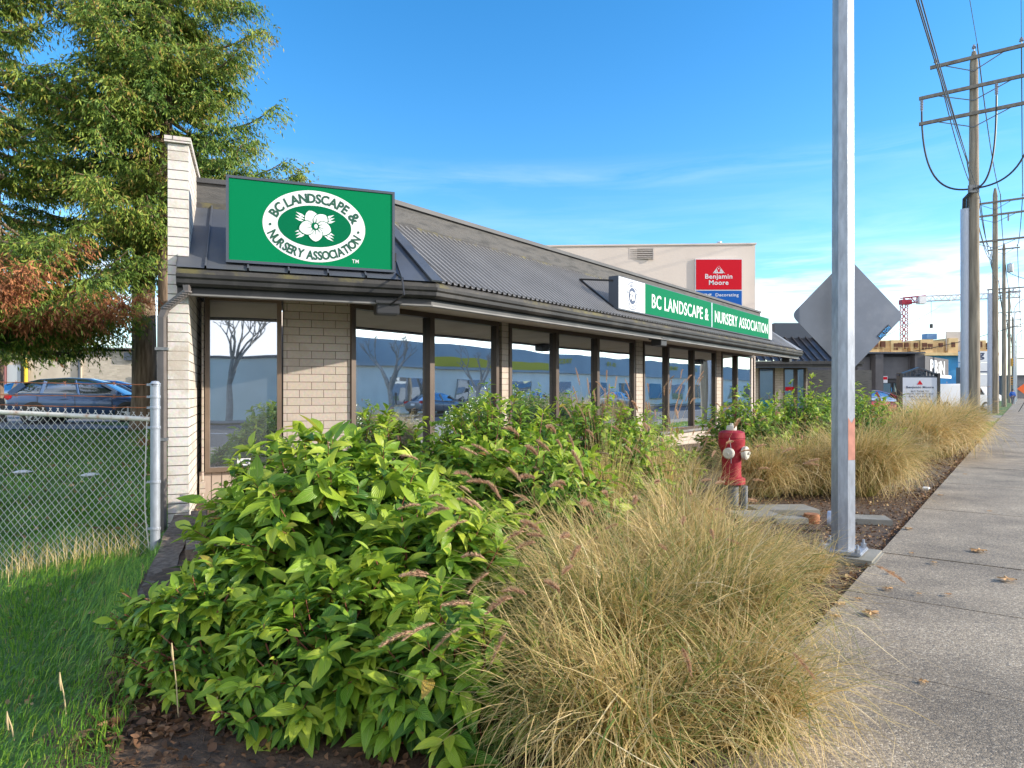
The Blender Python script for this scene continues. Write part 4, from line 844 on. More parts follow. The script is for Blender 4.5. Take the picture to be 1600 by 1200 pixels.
# low white buildings far down the road
fb = thing('far_shop', 'low pale shop with blue canopy seen under the corner sign', 'building', (xw(1490, 75), 75, 0))
MB().box((xw(1488, 75), 78, 1.35), (4.4, 5, 2.7)).build('wall', M['white'], fb)
MB().box((xw(1487, 75), 75.2, 2.55), (4.2, .6, .75)).build('canopy', M['tarp'], fb)
f_ = MB().box((xw(1492, 75), 75.44, 1.5), (1.2, .06, .6)).build('window', M['pane2'], fb)
for px0, px1, py_, Yd, lb_ in ((1590, 1650, 588, 150, 'distant grey flat roofed building at the right edge beyond the signals'), (1562, 1576, 596, 190, 'tiny distant building between the third pole and the person'), (1530, 1550, 590, 140, 'distant pale building behind the car dealer pylon')):
    db = thing('far_building', lb_, 'building', W((px0 + px1) / 2, 620, Yd), 'far buildings down the road')
    hz_ = zp(py_, Yd); MB().box((xw((px0 + px1) / 2, Yd), Yd + 5, hz_ / 2 - .2), (xw(px1, Yd) - xw(px0, Yd), 10, hz_ + .4)).build('wall', M['stucco'] if px0 != 1590 else M['charcoal2'], db)
    MB().box((xw((px0 + px1) / 2, Yd), Yd + 5, hz_ + .15), (xw(px1, Yd) - xw(px0, Yd) + .5, 10.5, .3)).build('roof', M['slate'], db)
    for q_ in range(3): MB().box((xw(px0 + (px1 - px0) * (q_ + .5) / 3, Yd), Yd - .03, hz_ * .45), ((xw(px1, Yd) - xw(px0, Yd)) / 5, .08, 1.2)).build('window', M['pane2'], db)
# blue hills at the end of the road
V = []; Fq = []; n = 60
for i in range(n + 1):
    a = R(-50 + 100 * i / n); h = 75 + 22 * math.sin(i * .35) + 12 * math.sin(i * .9 + 1)
    for rr, zz in ((2600, -5), (2900, h), (3300, -5)): V.append((rr * math.sin(a), rr * math.cos(a), zz))
for i in range(n):
    for k in (0, 1): Fq.append((i * 3 + k, (i + 1) * 3 + k, (i + 1) * 3 + k + 1, i * 3 + k + 1))
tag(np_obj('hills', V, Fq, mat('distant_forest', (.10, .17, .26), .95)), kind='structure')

# ------------------------------------------------------------ utility poles and wires
PD = -1.62
def up_pole(Y, H, r0, label, arms, conduit=False, transf=False, d=PD):
    t = (Y + .6 * d) / .8 ; b = st(d, t, -.1)
    o = thing('utility_pole', label, 'utility pole', b, 'wooden utility poles along the sidewalk')
    mb = MB(); mb.tube([b + UP * (H * k) for k in (0, .02, .3, .65, .97, 1)], [r0 * 1.08, r0 * 1.04, r0, r0 * .85, r0 * .7, r0 * .35], 14); mb.build('pole', M['pole'], o, smooth=True)
    R_ = R3; pts = {}
    for i, (z, hl, off) in enumerate(arms):
        a = b + UP * z - R_ * (hl - off); c = b + UP * z + R_ * (hl + off)
        fr_ = -S3 * (r0 * .8)
        m = MB(); m.bar(a + fr_, c + fr_, .1, .13); ar = m.build('crossarm', M['timber2'], o)
        m = MB(); 
        for sg_ in (-1, 1): m.bar(b + UP * (z - .55) + fr_, b + UP * (z - .05) + fr_ + R_ * (sg_ * hl * .62), .02, .035)
        m.build('brace', M['iron'], o)
        pts[i] = (a + fr_, c + fr_)
        if i == 0:
            for q in (a + fr_ + R_ * .2, c + fr_ - R_ * .2, b + UP * (z + .25)):
                m = MB(); m.lathe(q + UP * .07, [(.02, 0), (.02, .1), (.085, .11), (.04, .16), (.075, .17), (.035, .22), (.05, .24), (.0, .28)], 12); m.build('insulator', M['porcelain'], o, smooth=True)
        elif i == 1:
            for q in (a + fr_ + R_ * .1, c + fr_ - R_ * .1, b + fr_ + UP * z + R_ * .75):
                m = MB(); m.lathe(q - UP * .55, [(.03, 0)] + [(rr, .04 + j * .035) for j in range(12) for rr in ((.07 if j % 2 else .035),)] + [(.03, .48)], 10); m.build('arrester', M['porcelain'], o, smooth=True)
    if conduit:
        cb_ = b - R_ * .30 - S3 * .12
        MB().tube([cb_, cb_ + UP * conduit], .155, 12).build('conduit_cover', M['poleblue'], o, smooth=True)
        if transf: pass
    if transf:
        m = MB(); tcn = b + R_ * (r0 + .32) + UP * (H * .82); m.lathe(tcn, [(.0, 0), (.26, .02), (.28, .1), (.28, .8), (.22, .86), (.05, .9), (.05, 1.1)], 16); m.build('transformer', M['alu'], o, smooth=True)
    return o, b, pts
M['timber2'] = mat('crossarm_wood', (.15, .13, .11), .9, col2=(.26, .23, .19), vscale=6); M['porcelain'] = mat('insulator_porcelain', (.35, .34, .38), .3)
P1 = up_pole(27.6, 15.35, .21, 'nearest tall wooden utility pole with three crossarms, white conduit and looping black cables', [(15.05, 1.62, .12), (13.87, 2.0, .1), (12.8, 2.0, .1)], 9.0)
P2 = up_pole(48.0, 15.9, .21, 'second wooden utility pole, with a metal conduit and three crossarms', [(14.9, 1.45, .3), (14.0, 1.9, .1), (12.2, 1.9, .1)], 8.5)
P3 = up_pole(69, 16.6, .2, 'third wooden utility pole, carrying a grey transformer drum', [(16.0, 1.3, 0), (12.0, 1.6, .2)], False, True)
P4 = up_pole(93, 15.8, .19, 'fourth wooden utility pole down the road, thin against the pale cloud', [(15.2, 1.3, 0), (12.4, 1.3, 0)])
P5 = up_pole(122, 15, .19, 'fifth and farthest of the tall wooden utility poles', [(14.4, 1.3, 0), (13.2, 1.3, 0)])
P6 = up_pole(175, 14, .19, 'tiny utility pole with crossarms far along the road beside the traffic lights', [(13.2, 1.5, 0), (11.8, 1.5, 0)])
P0 = up_pole(-22, 16.5, .21, 'wooden utility pole behind the viewpoint holding the near end of the wires', [(15.6, 1.62, .12), (14.4, 1.9, .1)])
def cable(a, b, sag, r, n=24):
    a = Vector(a); b = Vector(b); return [a.lerp(b, i / n) - UP * (sag * 4 * (i / n) * (1 - i / n)) for i in range(n + 1)], r
poles = [P0, P1, P2, P3, P4, P5, P6]
for i in range(len(poles) - 1):
    A, B = poles[i], poles[i + 1]; ra = .012 if i < 1 else .018 + i * .006
    for j in range(3):
        def pt(P): a, c = P[2][0]; return ((a + R3 * .2), (c - R3 * .2), (a + c) / 2 + UP * .2)[j] + UP * .3
        p, r = cable(pt(A), pt(B), .9 if i else 1.6, ra)
        mb = MB(); mb.tube(p, ra, 5); tag(mb.build('power_line', M['black'], smooth=True), ['left', 'right', 'top centre'][j] + ' power line ' + ['from the nearest utility pole back overhead', 'between the first and second utility poles', 'between the second and third utility poles', 'between the third and fourth utility poles', 'between the fourth and fifth utility poles', 'beyond the fifth utility pole'][i], 'power line', 'overhead power lines')
    for j, (z, off) in enumerate(((11.3, -.28), (10.9, -.22), (9.4, .2))):
        p, r = cable(A[1] + UP * z + R3 * off, B[1] + UP * z + R3 * off, 1.0 if i else 1.2, ra)
        mb = MB(); mb.tube(p, (.015 if j < 2 else .012) + i * .004, 6); tag(mb.build('cable', M['black'], smooth=True), ['upper', 'middle', 'lower'][j] + ' black telecom cable ' + ['overhead from the nearest utility pole toward the viewer', 'between the first and second utility poles', 'between the second and third utility poles', 'between the third and fourth utility poles', 'between the fourth and fifth utility poles', 'beyond the fifth utility pole'][i], 'cable', 'black telecom cables')
# looping cables on the first pole
b = P1[1]; j0 = b + UP * 9.75 - S3 * .25
for k, (q, dep) in enumerate(((P1[2][1][0] + R3 * .1 - UP * .55, 0), (P1[2][1][1] - R3 * .1 - UP * .55, 0), (b + UP * 13.3 + R3 * .75 - S3 * .2, 0))):
    mb = MB(); d_ = q - j0; pts = []
    for i in range(21):
        t = i / 20; w_ = math.sin(t * math.pi / 2); pts.append(j0 + Vector((d_.x, d_.y, 0)) * (1 - (1 - t) ** 2.0) + UP * (d_.z * (t ** 2.2)))
    mb.tube(pts, .036, 7); mb.build('loop_cable', M['black'], P1[0], smooth=True)
mb = MB()
for off in (-.36, -.30, -.22): mb.tube([b + R3 * off - S3 * .12 + UP * 8.9, b + R3 * (off + .02) - S3 * .2 + UP * 9.4, j0], .04, 7)
mb.build('riser_cable', M['black'], P1[0], smooth=True)
mb = MB(); mb.box(b + UP * 9.75 - S3 * .2, (.4, .1, .3)); mb.build('cable_clamp', M['iron'], P1[0])
# side service cables crossing toward the left
for k, (a_, b_, sag, lb) in enumerate(((W(1563, 417, 69), W(1330, 548, 60), .6, 'thin service cable rising past the crane toward the third pole'), (W(1600, 505, 60), W(1290, 560, 70), .8, 'long thin cable passing over the plywood top floor'), (W(1620, 440, 50), W(1574, 425, 66), .1, 'short service cable leaving the frame at the right of the transformer'))):
    p, r = cable(a_, b_, sag, .03); mb = MB(); mb.tube(p, .03, 5); tag(mb.build('cable', M['black'], smooth=True), lb, 'cable')
# street lamps behind the poles
def lamp(Y, H, label, d=-.95, arm=3.0):
    t = (Y + .6 * d) / .8; b = st(d, t, -.05)
    o = thing('street_lamp', label, 'street lamp', b, 'street lamps along the kerb')
    MB().tube([b, b + UP * (H * .5), b + UP * (H * .86)], [.11, .09, .07], 10).build('pole', M['alu'], o, smooth=True)
    MB().tube([b + UP * (H * .86) + R3 * (arm * (1 - math.cos(q))) + UP * (H * .14 * math.sin(q)) for q in [R(9 * i) for i in range(11)]], .045, 8).build('arm', M['alu'], o, smooth=True)
    MB().box(b + UP * H + R3 * (arm + .3), (.7, .25, .12), (R3, S3, UP)).build('lamp_head', M['alu'], o, bevel=.03)
lamp(84, 13.4, 'curved arm street lamp just right of the third utility pole'); lamp(105, 11.5, 'smaller curved arm street lamp farther down the road')
# traffic lights on a dark gantry
for (px, pyy, Y, lb) in ((1583, 566, 120, 'yellow traffic signal hanging at the far junction'), (1557, 574, 118, 'yellow traffic signal at the edge of the second pole'), (1580, 595, 122, 'low yellow traffic signal beside the person walking')):
    o = thing('traffic_light', lb, 'traffic light', W(px, pyy, Y), 'yellow traffic signals at the far junction')
    c = W(px, pyy, Y); MB().box(c, (.62, .35, 1.35)).build('housing', M['sigyellow'] if 'sigyellow' in M else M.setdefault('sigyellow', mat('signal_yellow', (.62, .30, .02), .5)), o)
    m = MB(); 
    for dz in (-.42, 0, .42): m.tube([c + Vector((0, -.17, dz)), c + Vector((0, -.24, dz))], .16, 12)
    m.build('lens', M['black'], o)
mb = MB(); a = W(1577, 636, 121); mb.tube([a, W(1577, 560, 121)], .12, 8); mb.tube([W(1577, 561, 121), W(1640, 558, 121)], .09, 8)
tag(mb.build('signal_gantry', M['black'], smooth=True), 'dark mast arm gantry holding signals over the far junction', 'gantry')
# orange roadwork sign
ob = thing('roadwork_sign', 'orange diamond roadwork sign on a low stand near the right edge', 'sign', W(1610, 640, 50))
c = W(1610, 607.5, 50); a_ = Vector((1, 0, 0)); m = MB(); hd = .98
m.hull([c + Vector((0, -.02, -hd * .72)), c + Vector((hd, -.02, 0)), c + Vector((0, -.02, hd * .72)), c + Vector((-hd, -.02, 0))], [c + Vector((0, .01, -hd * .72)), c + Vector((hd, .01, 0)), c + Vector((0, .01, hd * .72)), c + Vector((-hd, .01, 0))]); m.build('sign_face', mat('orange_sign', (.85, .13, .01), .5), ob)
m = MB(); text_on(m, '?', c + Vector((-.05, -.025, 0)), X, UP, h=.45, w=.3, bold=.03); m.build('symbol', M['black'], ob)
m = MB()
for dx, dy in ((-.5, -.4), (.5, -.4), (-.5, .5), (.5, .5)): m.bar(c + Vector((dx * .1, .05, -.4)), Vector((c.x + dx, 50 + dy, 0)), .04, .04)
m.build('stand', M['black'], ob)

# ------------------------------------------------------------ lamp post near the kerb with the diamond sign on it
pb = W(1317.5, 866, 6.3); pb.z = .0
lp = thing('signpost', 'grey octagonal steel post with a patch of red primer beside the sidewalk', 'post', pb)
ang = math.atan2(-.33, .944)
mb = MB(); ax_ = (Vector((1, 0, 0)), Vector((0, 1, 0)), UP)
ra = .102; rot = R(-4.5)
def octa(r, z): return [pb + Vector((r * math.cos(rot + R(45 * i)), r * math.sin(rot + R(45 * i)), z)) for i in range(8)]
mb.add(octa(.108, .06) + octa(.094, 5.8) + octa(.088, 8.2), [tuple((i, (i + 1) % 8, 8 + (i + 1) % 8, 8 + i)) for i in range(8)] + [tuple((8 + i, 8 + (i + 1) % 8, 16 + (i + 1) % 8, 16 + i)) for i in range(8)] + [tuple(range(16, 24))]); mb.build('post', M['poleblue2'] if 'poleblue2' in M else M['galv'], lp)
fa, fb_ = None, None
O8 = octa(.1076, 0); lo, hi = zp(718, 6.25), zp(652, 6.25)
i0 = min(range(8), key=lambda i: -((O8[i] + O8[(i + 1) % 8] - pb * 2).normalized().dot(Vector((.62, -.78, 0)))))
def oc_at(z): k = (z - .06) / 5.74; return .108 * (1 - k) + .094 * k
def edge(z): o = octa(oc_at(z) + .0025, z); a, b = o[i0], o[(i0 + 1) % 8]; return a.lerp(b, .03), a.lerp(b, .97)
a1, b1 = edge(lo); a2, b2 = edge(hi); mb = MB(); mb.add([a1, b1, b2, a2.lerp(b2, .5) - UP * .05, a2], [(0, 1, 2, 3, 4)]); mb.build('primer_patch', M['patch'], lp)
mb = MB(); mb.box(pb + UP * .045, (.36, .36, .03), (Vector((.8, -.6, 0)), Vector((.6, .8, 0)), UP)); bpn = mb.build('base_plate', M['galv'], lp, bevel=.008)
for a, c in ((-1, -1), (-1, 1), (1, -1), (1, 1)):
    q = pb + R3 * (a * .145) + S3 * (c * .145); m = MB(); m.tube([q + UP * .06, q + UP * .13], .012, 8); m.tube([q + UP * .061, q + UP * .095], .026, 6); m.build('bolt', M['galv'], bpn)
mb = MB(); mb.box(pb + UP * .0 + Vector((.02, 0, -.04)), (.56, .56, .13), (R3, S3, UP)); fdn = mb.build('footing', M['conc'], lp, bevel=.02)
dsg = thing('road_sign', 'grey back of a diamond traffic sign with small blue sticker', 'sign', W(1324, 497, 6.5))
c = W(1325, 493, 6.47); hd = .555
yaw = R(4); SX = Vector((math.cos(yaw), math.sin(yaw), 0))
pts = []
for k, (u, v) in enumerate(((0, -1), (1, 0), (0, 1), (-1, 0))):
    for da in (-1, 1):
        for s_ in (.5, 1.0) if da == 1 else (1.0, .5):
            pass
rc = .07
for k in range(4):
    dirs = [(0, -1), (1, 0), (0, 1), (-1, 0)]; u, v = dirs[k]; pu, pv = dirs[k - 1]; nu, nv = dirs[(k + 1) % 4]
    P_ = Vector((u, v)) * hd; A_ = P_ + (Vector((pu, pv)) - Vector((u, v))).normalized() * rc; B_ = P_ + (Vector((nu, nv)) - Vector((u, v))).normalized() * rc
    for i in range(6): t = i / 5; q = A_ * (1 - t) ** 2 + P_ * 2 * t * (1 - t) + B_ * t * t; pts.append(q)
yd = Vector((-SX.y, SX.x, 0))
mb = MB(); mb.hull([c + SX * q.x + UP * q.y for q in pts], [c + SX * q.x + UP * q.y + yd * .004 for q in pts]); mb.build('sign_plate', M['signback'], dsg)
mb = MB(); mb.hull([c + SX * q.x * .985 + UP * q.y * .985 + yd * .005 for q in pts], [c + SX * q.x * .985 + UP * q.y * .985 + yd * .006 for q in pts]); mb.build('sign_front', mat('sign_yellow', (.7, .42, .02), .5), dsg)
mb = MB(); q = c + SX * .36 - UP * .155 - yd * .0015; D45 = (SX + UP).normalized(); U45 = (UP - SX).normalized(); mb.box(q, (.155, .002, .05), (D45, yd, U45)); stk = mb.build('sticker', M['black'], dsg)
mb = MB(); text_on(mb, 'MILTON', q - yd * .003, D45, U45, w=.14, h=.036, bold=.03); mb.build('lettering', mat('sticker_blue', (.05, .35, .75), .5), stk)

# ------------------------------------------------------------ hydrant
hb = W(1143, 800, 8.55); hb.z = .0
hy = thing('fire_hydrant', 'red fire hydrant with cream caps on a grey standpipe among dry grasses', 'fire hydrant', hb)
MB().lathe(hb, [(.085, -.05), (.085, .34), (.11, .345), (.11, .36)], 20).build('standpipe', M['iron'], hy, smooth=True)
MB().lathe(hb, [(.155, .345), (.165, .35), (.165, .385), (.155, .39), (.155, .392), (.165, .395), (.165, .42), (.12, .44), (.115, .50), (.118, .62), (.122, .74), (.145, .80), (.16, .84), (.165, .90), (.158, .905), (.158, .92), (.165, .925), (.155, .99), (.12, 1.01), (.05, 1.02), (.0, 1.02)], 32).build('barrel', M['hydred'], hy, smooth=True)
MB().lathe(hb, [(.16, .386), (.168, .387), (.168, .394), (.16, .396)], 24).build('flange', M['rust'], hy)
cpn = MB().lathe(hb, [(.062, 1.015), (.062, 1.06), (.055, 1.075), (.0, 1.08)], 20).build('bonnet', M['hydwhite'], hy, smooth=True)
MB().lathe(hb, [(.022, 1.075), (.020, 1.105), (.0, 1.106)], 5).build('operating_nut', M['hydwhite'], cpn)
for a_, l_, rr_ in ((Vector((-.50, -.86, 0)), .16, .062), (Vector((.80, -.60, 0)), .17, .075)):
    a_ = a_.normalized(); b_ = a_.cross(UP); c_ = hb + UP * .74
    MB().lathe(c_, [(rr_ * .85, .08), (rr_ * .8, l_ - .03)], 16, (b_, UP, a_)).build('outlet', M['hydred'], hy, smooth=True)
    k_ = MB().lathe(c_, [(rr_ * .8, l_ - .03), (rr_ * 1.12, l_ - .025), (rr_ * 1.12, l_ + .02), (rr_ * .9, l_ + .035), (0, l_ + .036)], 20, (b_, UP, a_)).build('outlet_cap', M['hydwhite'], hy, smooth=True)
    MB().lathe(c_, [(.02, l_ + .03), (.018, l_ + .06), (0, l_ + .061)], 5, (b_, UP, a_)).build('cap_nut', M['hydwhite'], k_)
mb = MB(); q = hb + Vector((.11, -.14, 0)); mb.tube([q + UP * -.05, q + UP * .34], .045, 10); mb.build('marker_pipe', M['iron'], hy, smooth=True)
mb = MB(); mb.tube([hb + Vector((-.06, -.17, z)) for z in (.62, .8)] + [hb + Vector((-.08, -.17, .93))], .003, 4)
mb.build('chain', M['galv'], hy)

# pavers, stump, footing details
def paver(px, py, Y, sx_, sy_, yaw_, lb):
    c = W(px, py, Y); z = gz(c.x, c.y); a = Vector((math.cos(yaw_), math.sin(yaw_), 0)); b = Vector((-a.y, a.x, 0))
    tag(MB().box(Vector((c.x, c.y, z + .03)), (sx_, sy_, .07), (a, b, UP)).build('paving_slab', M['conc'], bevel=.006), lb, 'paving slab', 'paving slabs by the hydrant')
paver(1222, 808, 8.4, .75, .42, .05, 'longest grey paving slab between hydrant and steel post'); paver(1180, 815, 7.95, .5, .4, .1, 'small grey paving slab nearest the hydrant'); paver(1352, 817, 7.95, .5, .32, -.25, 'grey paving slab just right of the steel post'); paver(1232, 818, 7.8, .38, .2, .06, 'narrow bluish paving slab in front of the longest slab')
q = W(1268, 818, 7.85); q.z = gz(q.x, q.y); tag(MB().lathe(q, [(.085, 0), (.088, .07), (.082, .105), (0, .106)], 14).build('tree_stump', M['rust'], smooth=True), 'small cut stump in the leaf litter left of the steel post', 'stump')
q = W(1298, 815, 7.4); q.z = .12; tag(MB().lathe(q, [(.0, -.04), (.085, -.03), (.09, .0), (.085, .03), (.0, .04)], 20, (UP, Vector((.5, .85, 0)), Vector((.85, -.5, 0)))).build('pipe_cap', M['poleblue'], smooth=True), 'round pale blue pipe cap behind the steel post', 'pipe cap')
# retaining timbers at the bed edge
tl = thing('timber_edging', 'rotting timber edging between the lawn and the shrub bed', 'timber', (-2.8, 5.6, 0))
def tim(a, b, h0, h1, wd, ht, nm):
    mb = MB(); n = 16; vs = []; fs = []; random.seed(int(h0 * 100) + 3)
    a = Vector(a); b = Vector(b); d = (b - a).normalized(); sd = Vector((-d.y, d.x))
    for i in range(n + 1):
        p = a.lerp(b, i / n); z = h0 + (h1 - h0) * i / n; j = lambda: random.uniform(-.012, .012)
        for u, v in ((-1, 0), (1, 0), (1, 1), (-1, 1)): vs.append((p.x + sd.x * (u * wd / 2 + j()), p.y + sd.y * (u * wd / 2 + j()), z + v * ht + j()))
    for i in range(n):
        for k in range(4): fs.append((i * 4 + k, i * 4 + (k + 1) % 4, (i + 1) * 4 + (k + 1) % 4, (i + 1) * 4 + k))
    fs += [(0, 1, 2, 3), tuple(n * 4 + k for k in (3, 2, 1, 0))]
    mb.add(vs, fs).build(nm, M['timber'], tl)
tim(fr(.06, -.1).xy, fr(.10, -3.5).xy, .03, -.10, .19, .17, 'timber'); tim(fr(.10, -3.52).xy, fr(.16, -5.6).xy, -.12, -.12, .19, .15, 'timber'); tim(fr(.22, -.2).xy, fr(.30, -1.9).xy, .14, .09, .15, .12, 'timber')
# ------------------------------------------------------------ vegetation builders
rng = np.random.default_rng(11)
def unit(v): return v / (np.linalg.norm(v, axis=-1, keepdims=True) + 1e-9)
def blades(base, az, t0, t1, L, wd, seg=6, tint=None, kink=None, side=None):
    """curved tapering ribbons; base (N,3)"""
    N = len(base); th = t0[:, None] + (t1 - t0)[:, None] * (np.linspace(0, 1, seg)[None, :] ** 1.3)
    if kink is not None: th = th + kink
    step = (L / seg)[:, None]
    dx = np.sin(th) * step; dz = np.cos(th) * step
    h = np.concatenate([np.zeros((N, 1)), np.cumsum(dx, 1)], 1); z = np.concatenate([np.zeros((N, 1)), np.cumsum(dz, 1)], 1)
    if side is not None: az = az[:, None] + side[:, None] * np.linspace(0, 1, seg + 1)[None, :]
    else: az = az[:, None] + np.zeros((1, seg + 1))
    P = np.stack([base[:, 0, None] + h * np.cos(az), base[:, 1, None] + h * np.sin(az), base[:, 2, None] + z], 2)
    tw = az + np.pi / 2 + rng.normal(0, .5, (N, 1)); prof = np.concatenate([np.linspace(1, .9, seg // 2 + 1), np.linspace(.9, .12, seg - seg // 2 + 1)[1:]])
    sd = np.stack([np.cos(tw), np.sin(tw), rng.normal(0, .35, tw.shape)], 2) * (wd[:, None] * prof[None, :] / 2)[:, :, None]
    V = np.stack([P - sd, P + sd], 2).reshape(-1, 3)           # N,(seg+1),2
    i = (np.arange(N) * (seg + 1) * 2)[:, None] + (np.arange(seg) * 2)[None, :]
    Fq = np.stack([i, i + 1, i + 3, i + 2], 2).reshape(-1, 4)
    T = np.repeat(tint if tint is not None else rng.random(N), (seg + 1) * 2)
    return V, Fq, T, P
def merge(parts):
    V = []; Fq = []; T = []; o = 0
    for v, f, t in parts: V.append(v); Fq.append(f + o); T.append(t); o += len(v)
    return np.concatenate(V), np.concatenate(Fq), np.concatenate(T)
def grass_clump(x, y, rad, H, n, label, lean=(0, 0), plumes=10, green=.15, droop=1.0, group='ornamental grass clumps', wd=.0074, pl=.11, upright=False):
    z = gz(x, y); o = thing('ornamental_grass', label, 'grass clump', (x, y, z), group)
    a = rng.uniform(0, 2 * np.pi, n); rr = .26 * rad * np.sqrt(rng.random(n))
    base = np.stack([x + rr * np.cos(a), y + rr * np.sin(a), np.full(n, z - .02)], 1)
    az = a + rng.normal(0, .95, n); q = rng.random(n)
    t0 = np.abs(rng.normal(0, .22, n)) + .25 * q * (0 if upright else 1); t1 = t0 + (rng.uniform(.5, 1.9, n) if not upright else rng.uniform(.1, .8, n)) * droop
    L = H * rng.uniform(.55, 1.25, n)
    lx, ly = lean; vx = np.sin(t0) * np.cos(az) + lx; vy = np.sin(t0) * np.sin(az) + ly; az = np.arctan2(vy, vx)
    tint = np.clip(rng.normal(rng.uniform(.48, .66), .2, n), .3, 1); g = rng.random(n) < green; tint[g] = rng.uniform(.0, .3, g.sum()); 
    kink = rng.normal(0, .13, (n, 7)); br = rng.random(n) < .42; kink[br, 4:] += rng.uniform(.4, 1.5, (br.sum(), 1))
    V, Fq, T, P = blades(base, az, t0, t1, L, rng.uniform(.6, 1.25, n) * wd, 7, tint, kink, rng.normal(0, .75, n))
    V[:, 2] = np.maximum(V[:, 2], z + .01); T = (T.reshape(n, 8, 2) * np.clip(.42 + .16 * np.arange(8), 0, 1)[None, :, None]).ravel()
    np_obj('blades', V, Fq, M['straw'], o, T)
    if plumes:
        n = plumes; a = rng.uniform(0, 2 * np.pi, n); base = np.stack([x + .15 * rad * np.cos(a), y + .15 * rad * np.sin(a), np.full(n, z)], 1)
        t0 = np.abs(rng.normal(.15, .15, n)); t1 = t0 + (rng.uniform(.3, 1.8, n) * droop if not upright else rng.uniform(0, .5, n)); L = H * rng.uniform(1.15, 1.6, n)
        az = a + rng.normal(0, .4, n); vx = np.sin(t0) * np.cos(az) + lx * 1.2; vy = np.sin(t0) * np.sin(az) + ly * 1.2; az = np.arctan2(vy, vx)
        V, Fq, T, P = blades(base, az, t0, t1, L, np.full(n, .0035), 10, rng.uniform(.5, .9, n))
        np_obj('plume_stalks', V, Fq, M['straw'], o, T)
        # bristly heads: along the last stretch of each stalk
        nb = 230; V_ = []; 
        tip = P[:, -1]; pre = P[:, -2]; d = unit(tip - pre); up = np.array([0, 0, 1.]); sdv = unit(np.cross(d, up) + 1e-4); u2 = np.cross(sdv, d)
        s = rng.random((n, nb)); cur = (rng.uniform(-.5, -.1, n)[:, None] * s ** 2)[..., None] * up * pl
        c = tip[:, None] + d[:, None] * (s[..., None] * pl) + cur
        ph = rng.uniform(0, 2 * np.pi, (n, nb)); rad_ = .0115 * (np.sin(np.pi * np.clip(s * .9 + .08, 0, 1)) ** .5) * rng.uniform(.7, 1.4, (n, nb))
        out = (sdv[:, None] * np.cos(ph)[..., None] + u2[:, None] * np.sin(ph)[..., None]) * rad_[..., None] + d[:, None] * .014
        w_ = np.cross(out, d[:, None]); w_ = unit(w_) * .0016
        A = c - w_; B = c + w_; D = c + out + w_ * .3; E_ = c + out - w_ * .3
        V = np.stack([A, B, D, E_], 2).reshape(-1, 3); Fq = np.arange(len(V)).reshape(-1, 4)
        np_obj('plumes', V, Fq, M['plume'], o, np.repeat(rng.random(n * nb), 4))
    return o
# leaf template: stations along the length, three points across
LS = np.array([0, .12, .32, .55, .78, 1.0]); LWD = np.array([.02, .52, .98, .95, .55, .0])
def leaves(P, D, Nn, L, wr, curl, tint):
    """P base points, D directions, Nn up-normals; returns mesh arrays of folded, drooping leaves"""
    N = len(P); D = unit(D); S_ = unit(np.cross(D, Nn)); U_ = np.cross(S_, D); k = len(LS)
    th = curl[:, None] * LS[None, :] ** 1.3
    fw = np.cumsum(np.concatenate([np.zeros((N, 1)), np.cos(th[:, 1:]) * np.diff(LS)[None]], 1), 1) * L[:, None]
    dn = np.cumsum(np.concatenate([np.zeros((N, 1)), np.sin(th[:, 1:]) * np.diff(LS)[None]], 1), 1) * L[:, None]
    mid = P[:, None] + D[:, None] * fw[..., None] - U_[:, None] * dn[..., None]
    hw = (L * wr)[:, None] * LWD[None] / 2; fold = .35
    l = mid - S_[:, None] * hw[..., None] + U_[:, None] * (hw * fold)[..., None]; r = mid + S_[:, None] * hw[..., None] + U_[:, None] * (hw * fold)[..., None]
    V = np.stack([l, mid, r], 2).reshape(-1, 3)
    b = (np.arange(N) * k * 3)[:, None, None] + (np.arange(k - 1) * 3)[None, :, None] + np.array([0, 1])[None, None, :]
    Fq = np.stack([b, b + 1, b + 4, b + 3], -1).reshape(-1, 4)
    uv = np.zeros((N, k, 3, 2)); uv[..., 0, 0] = -1; uv[..., 2, 0] = 1; uv[..., 1] = LS[None, :, None]
    T = np.repeat(tint, k * 3)
    return V, Fq, T, uv.reshape(-1, 2)
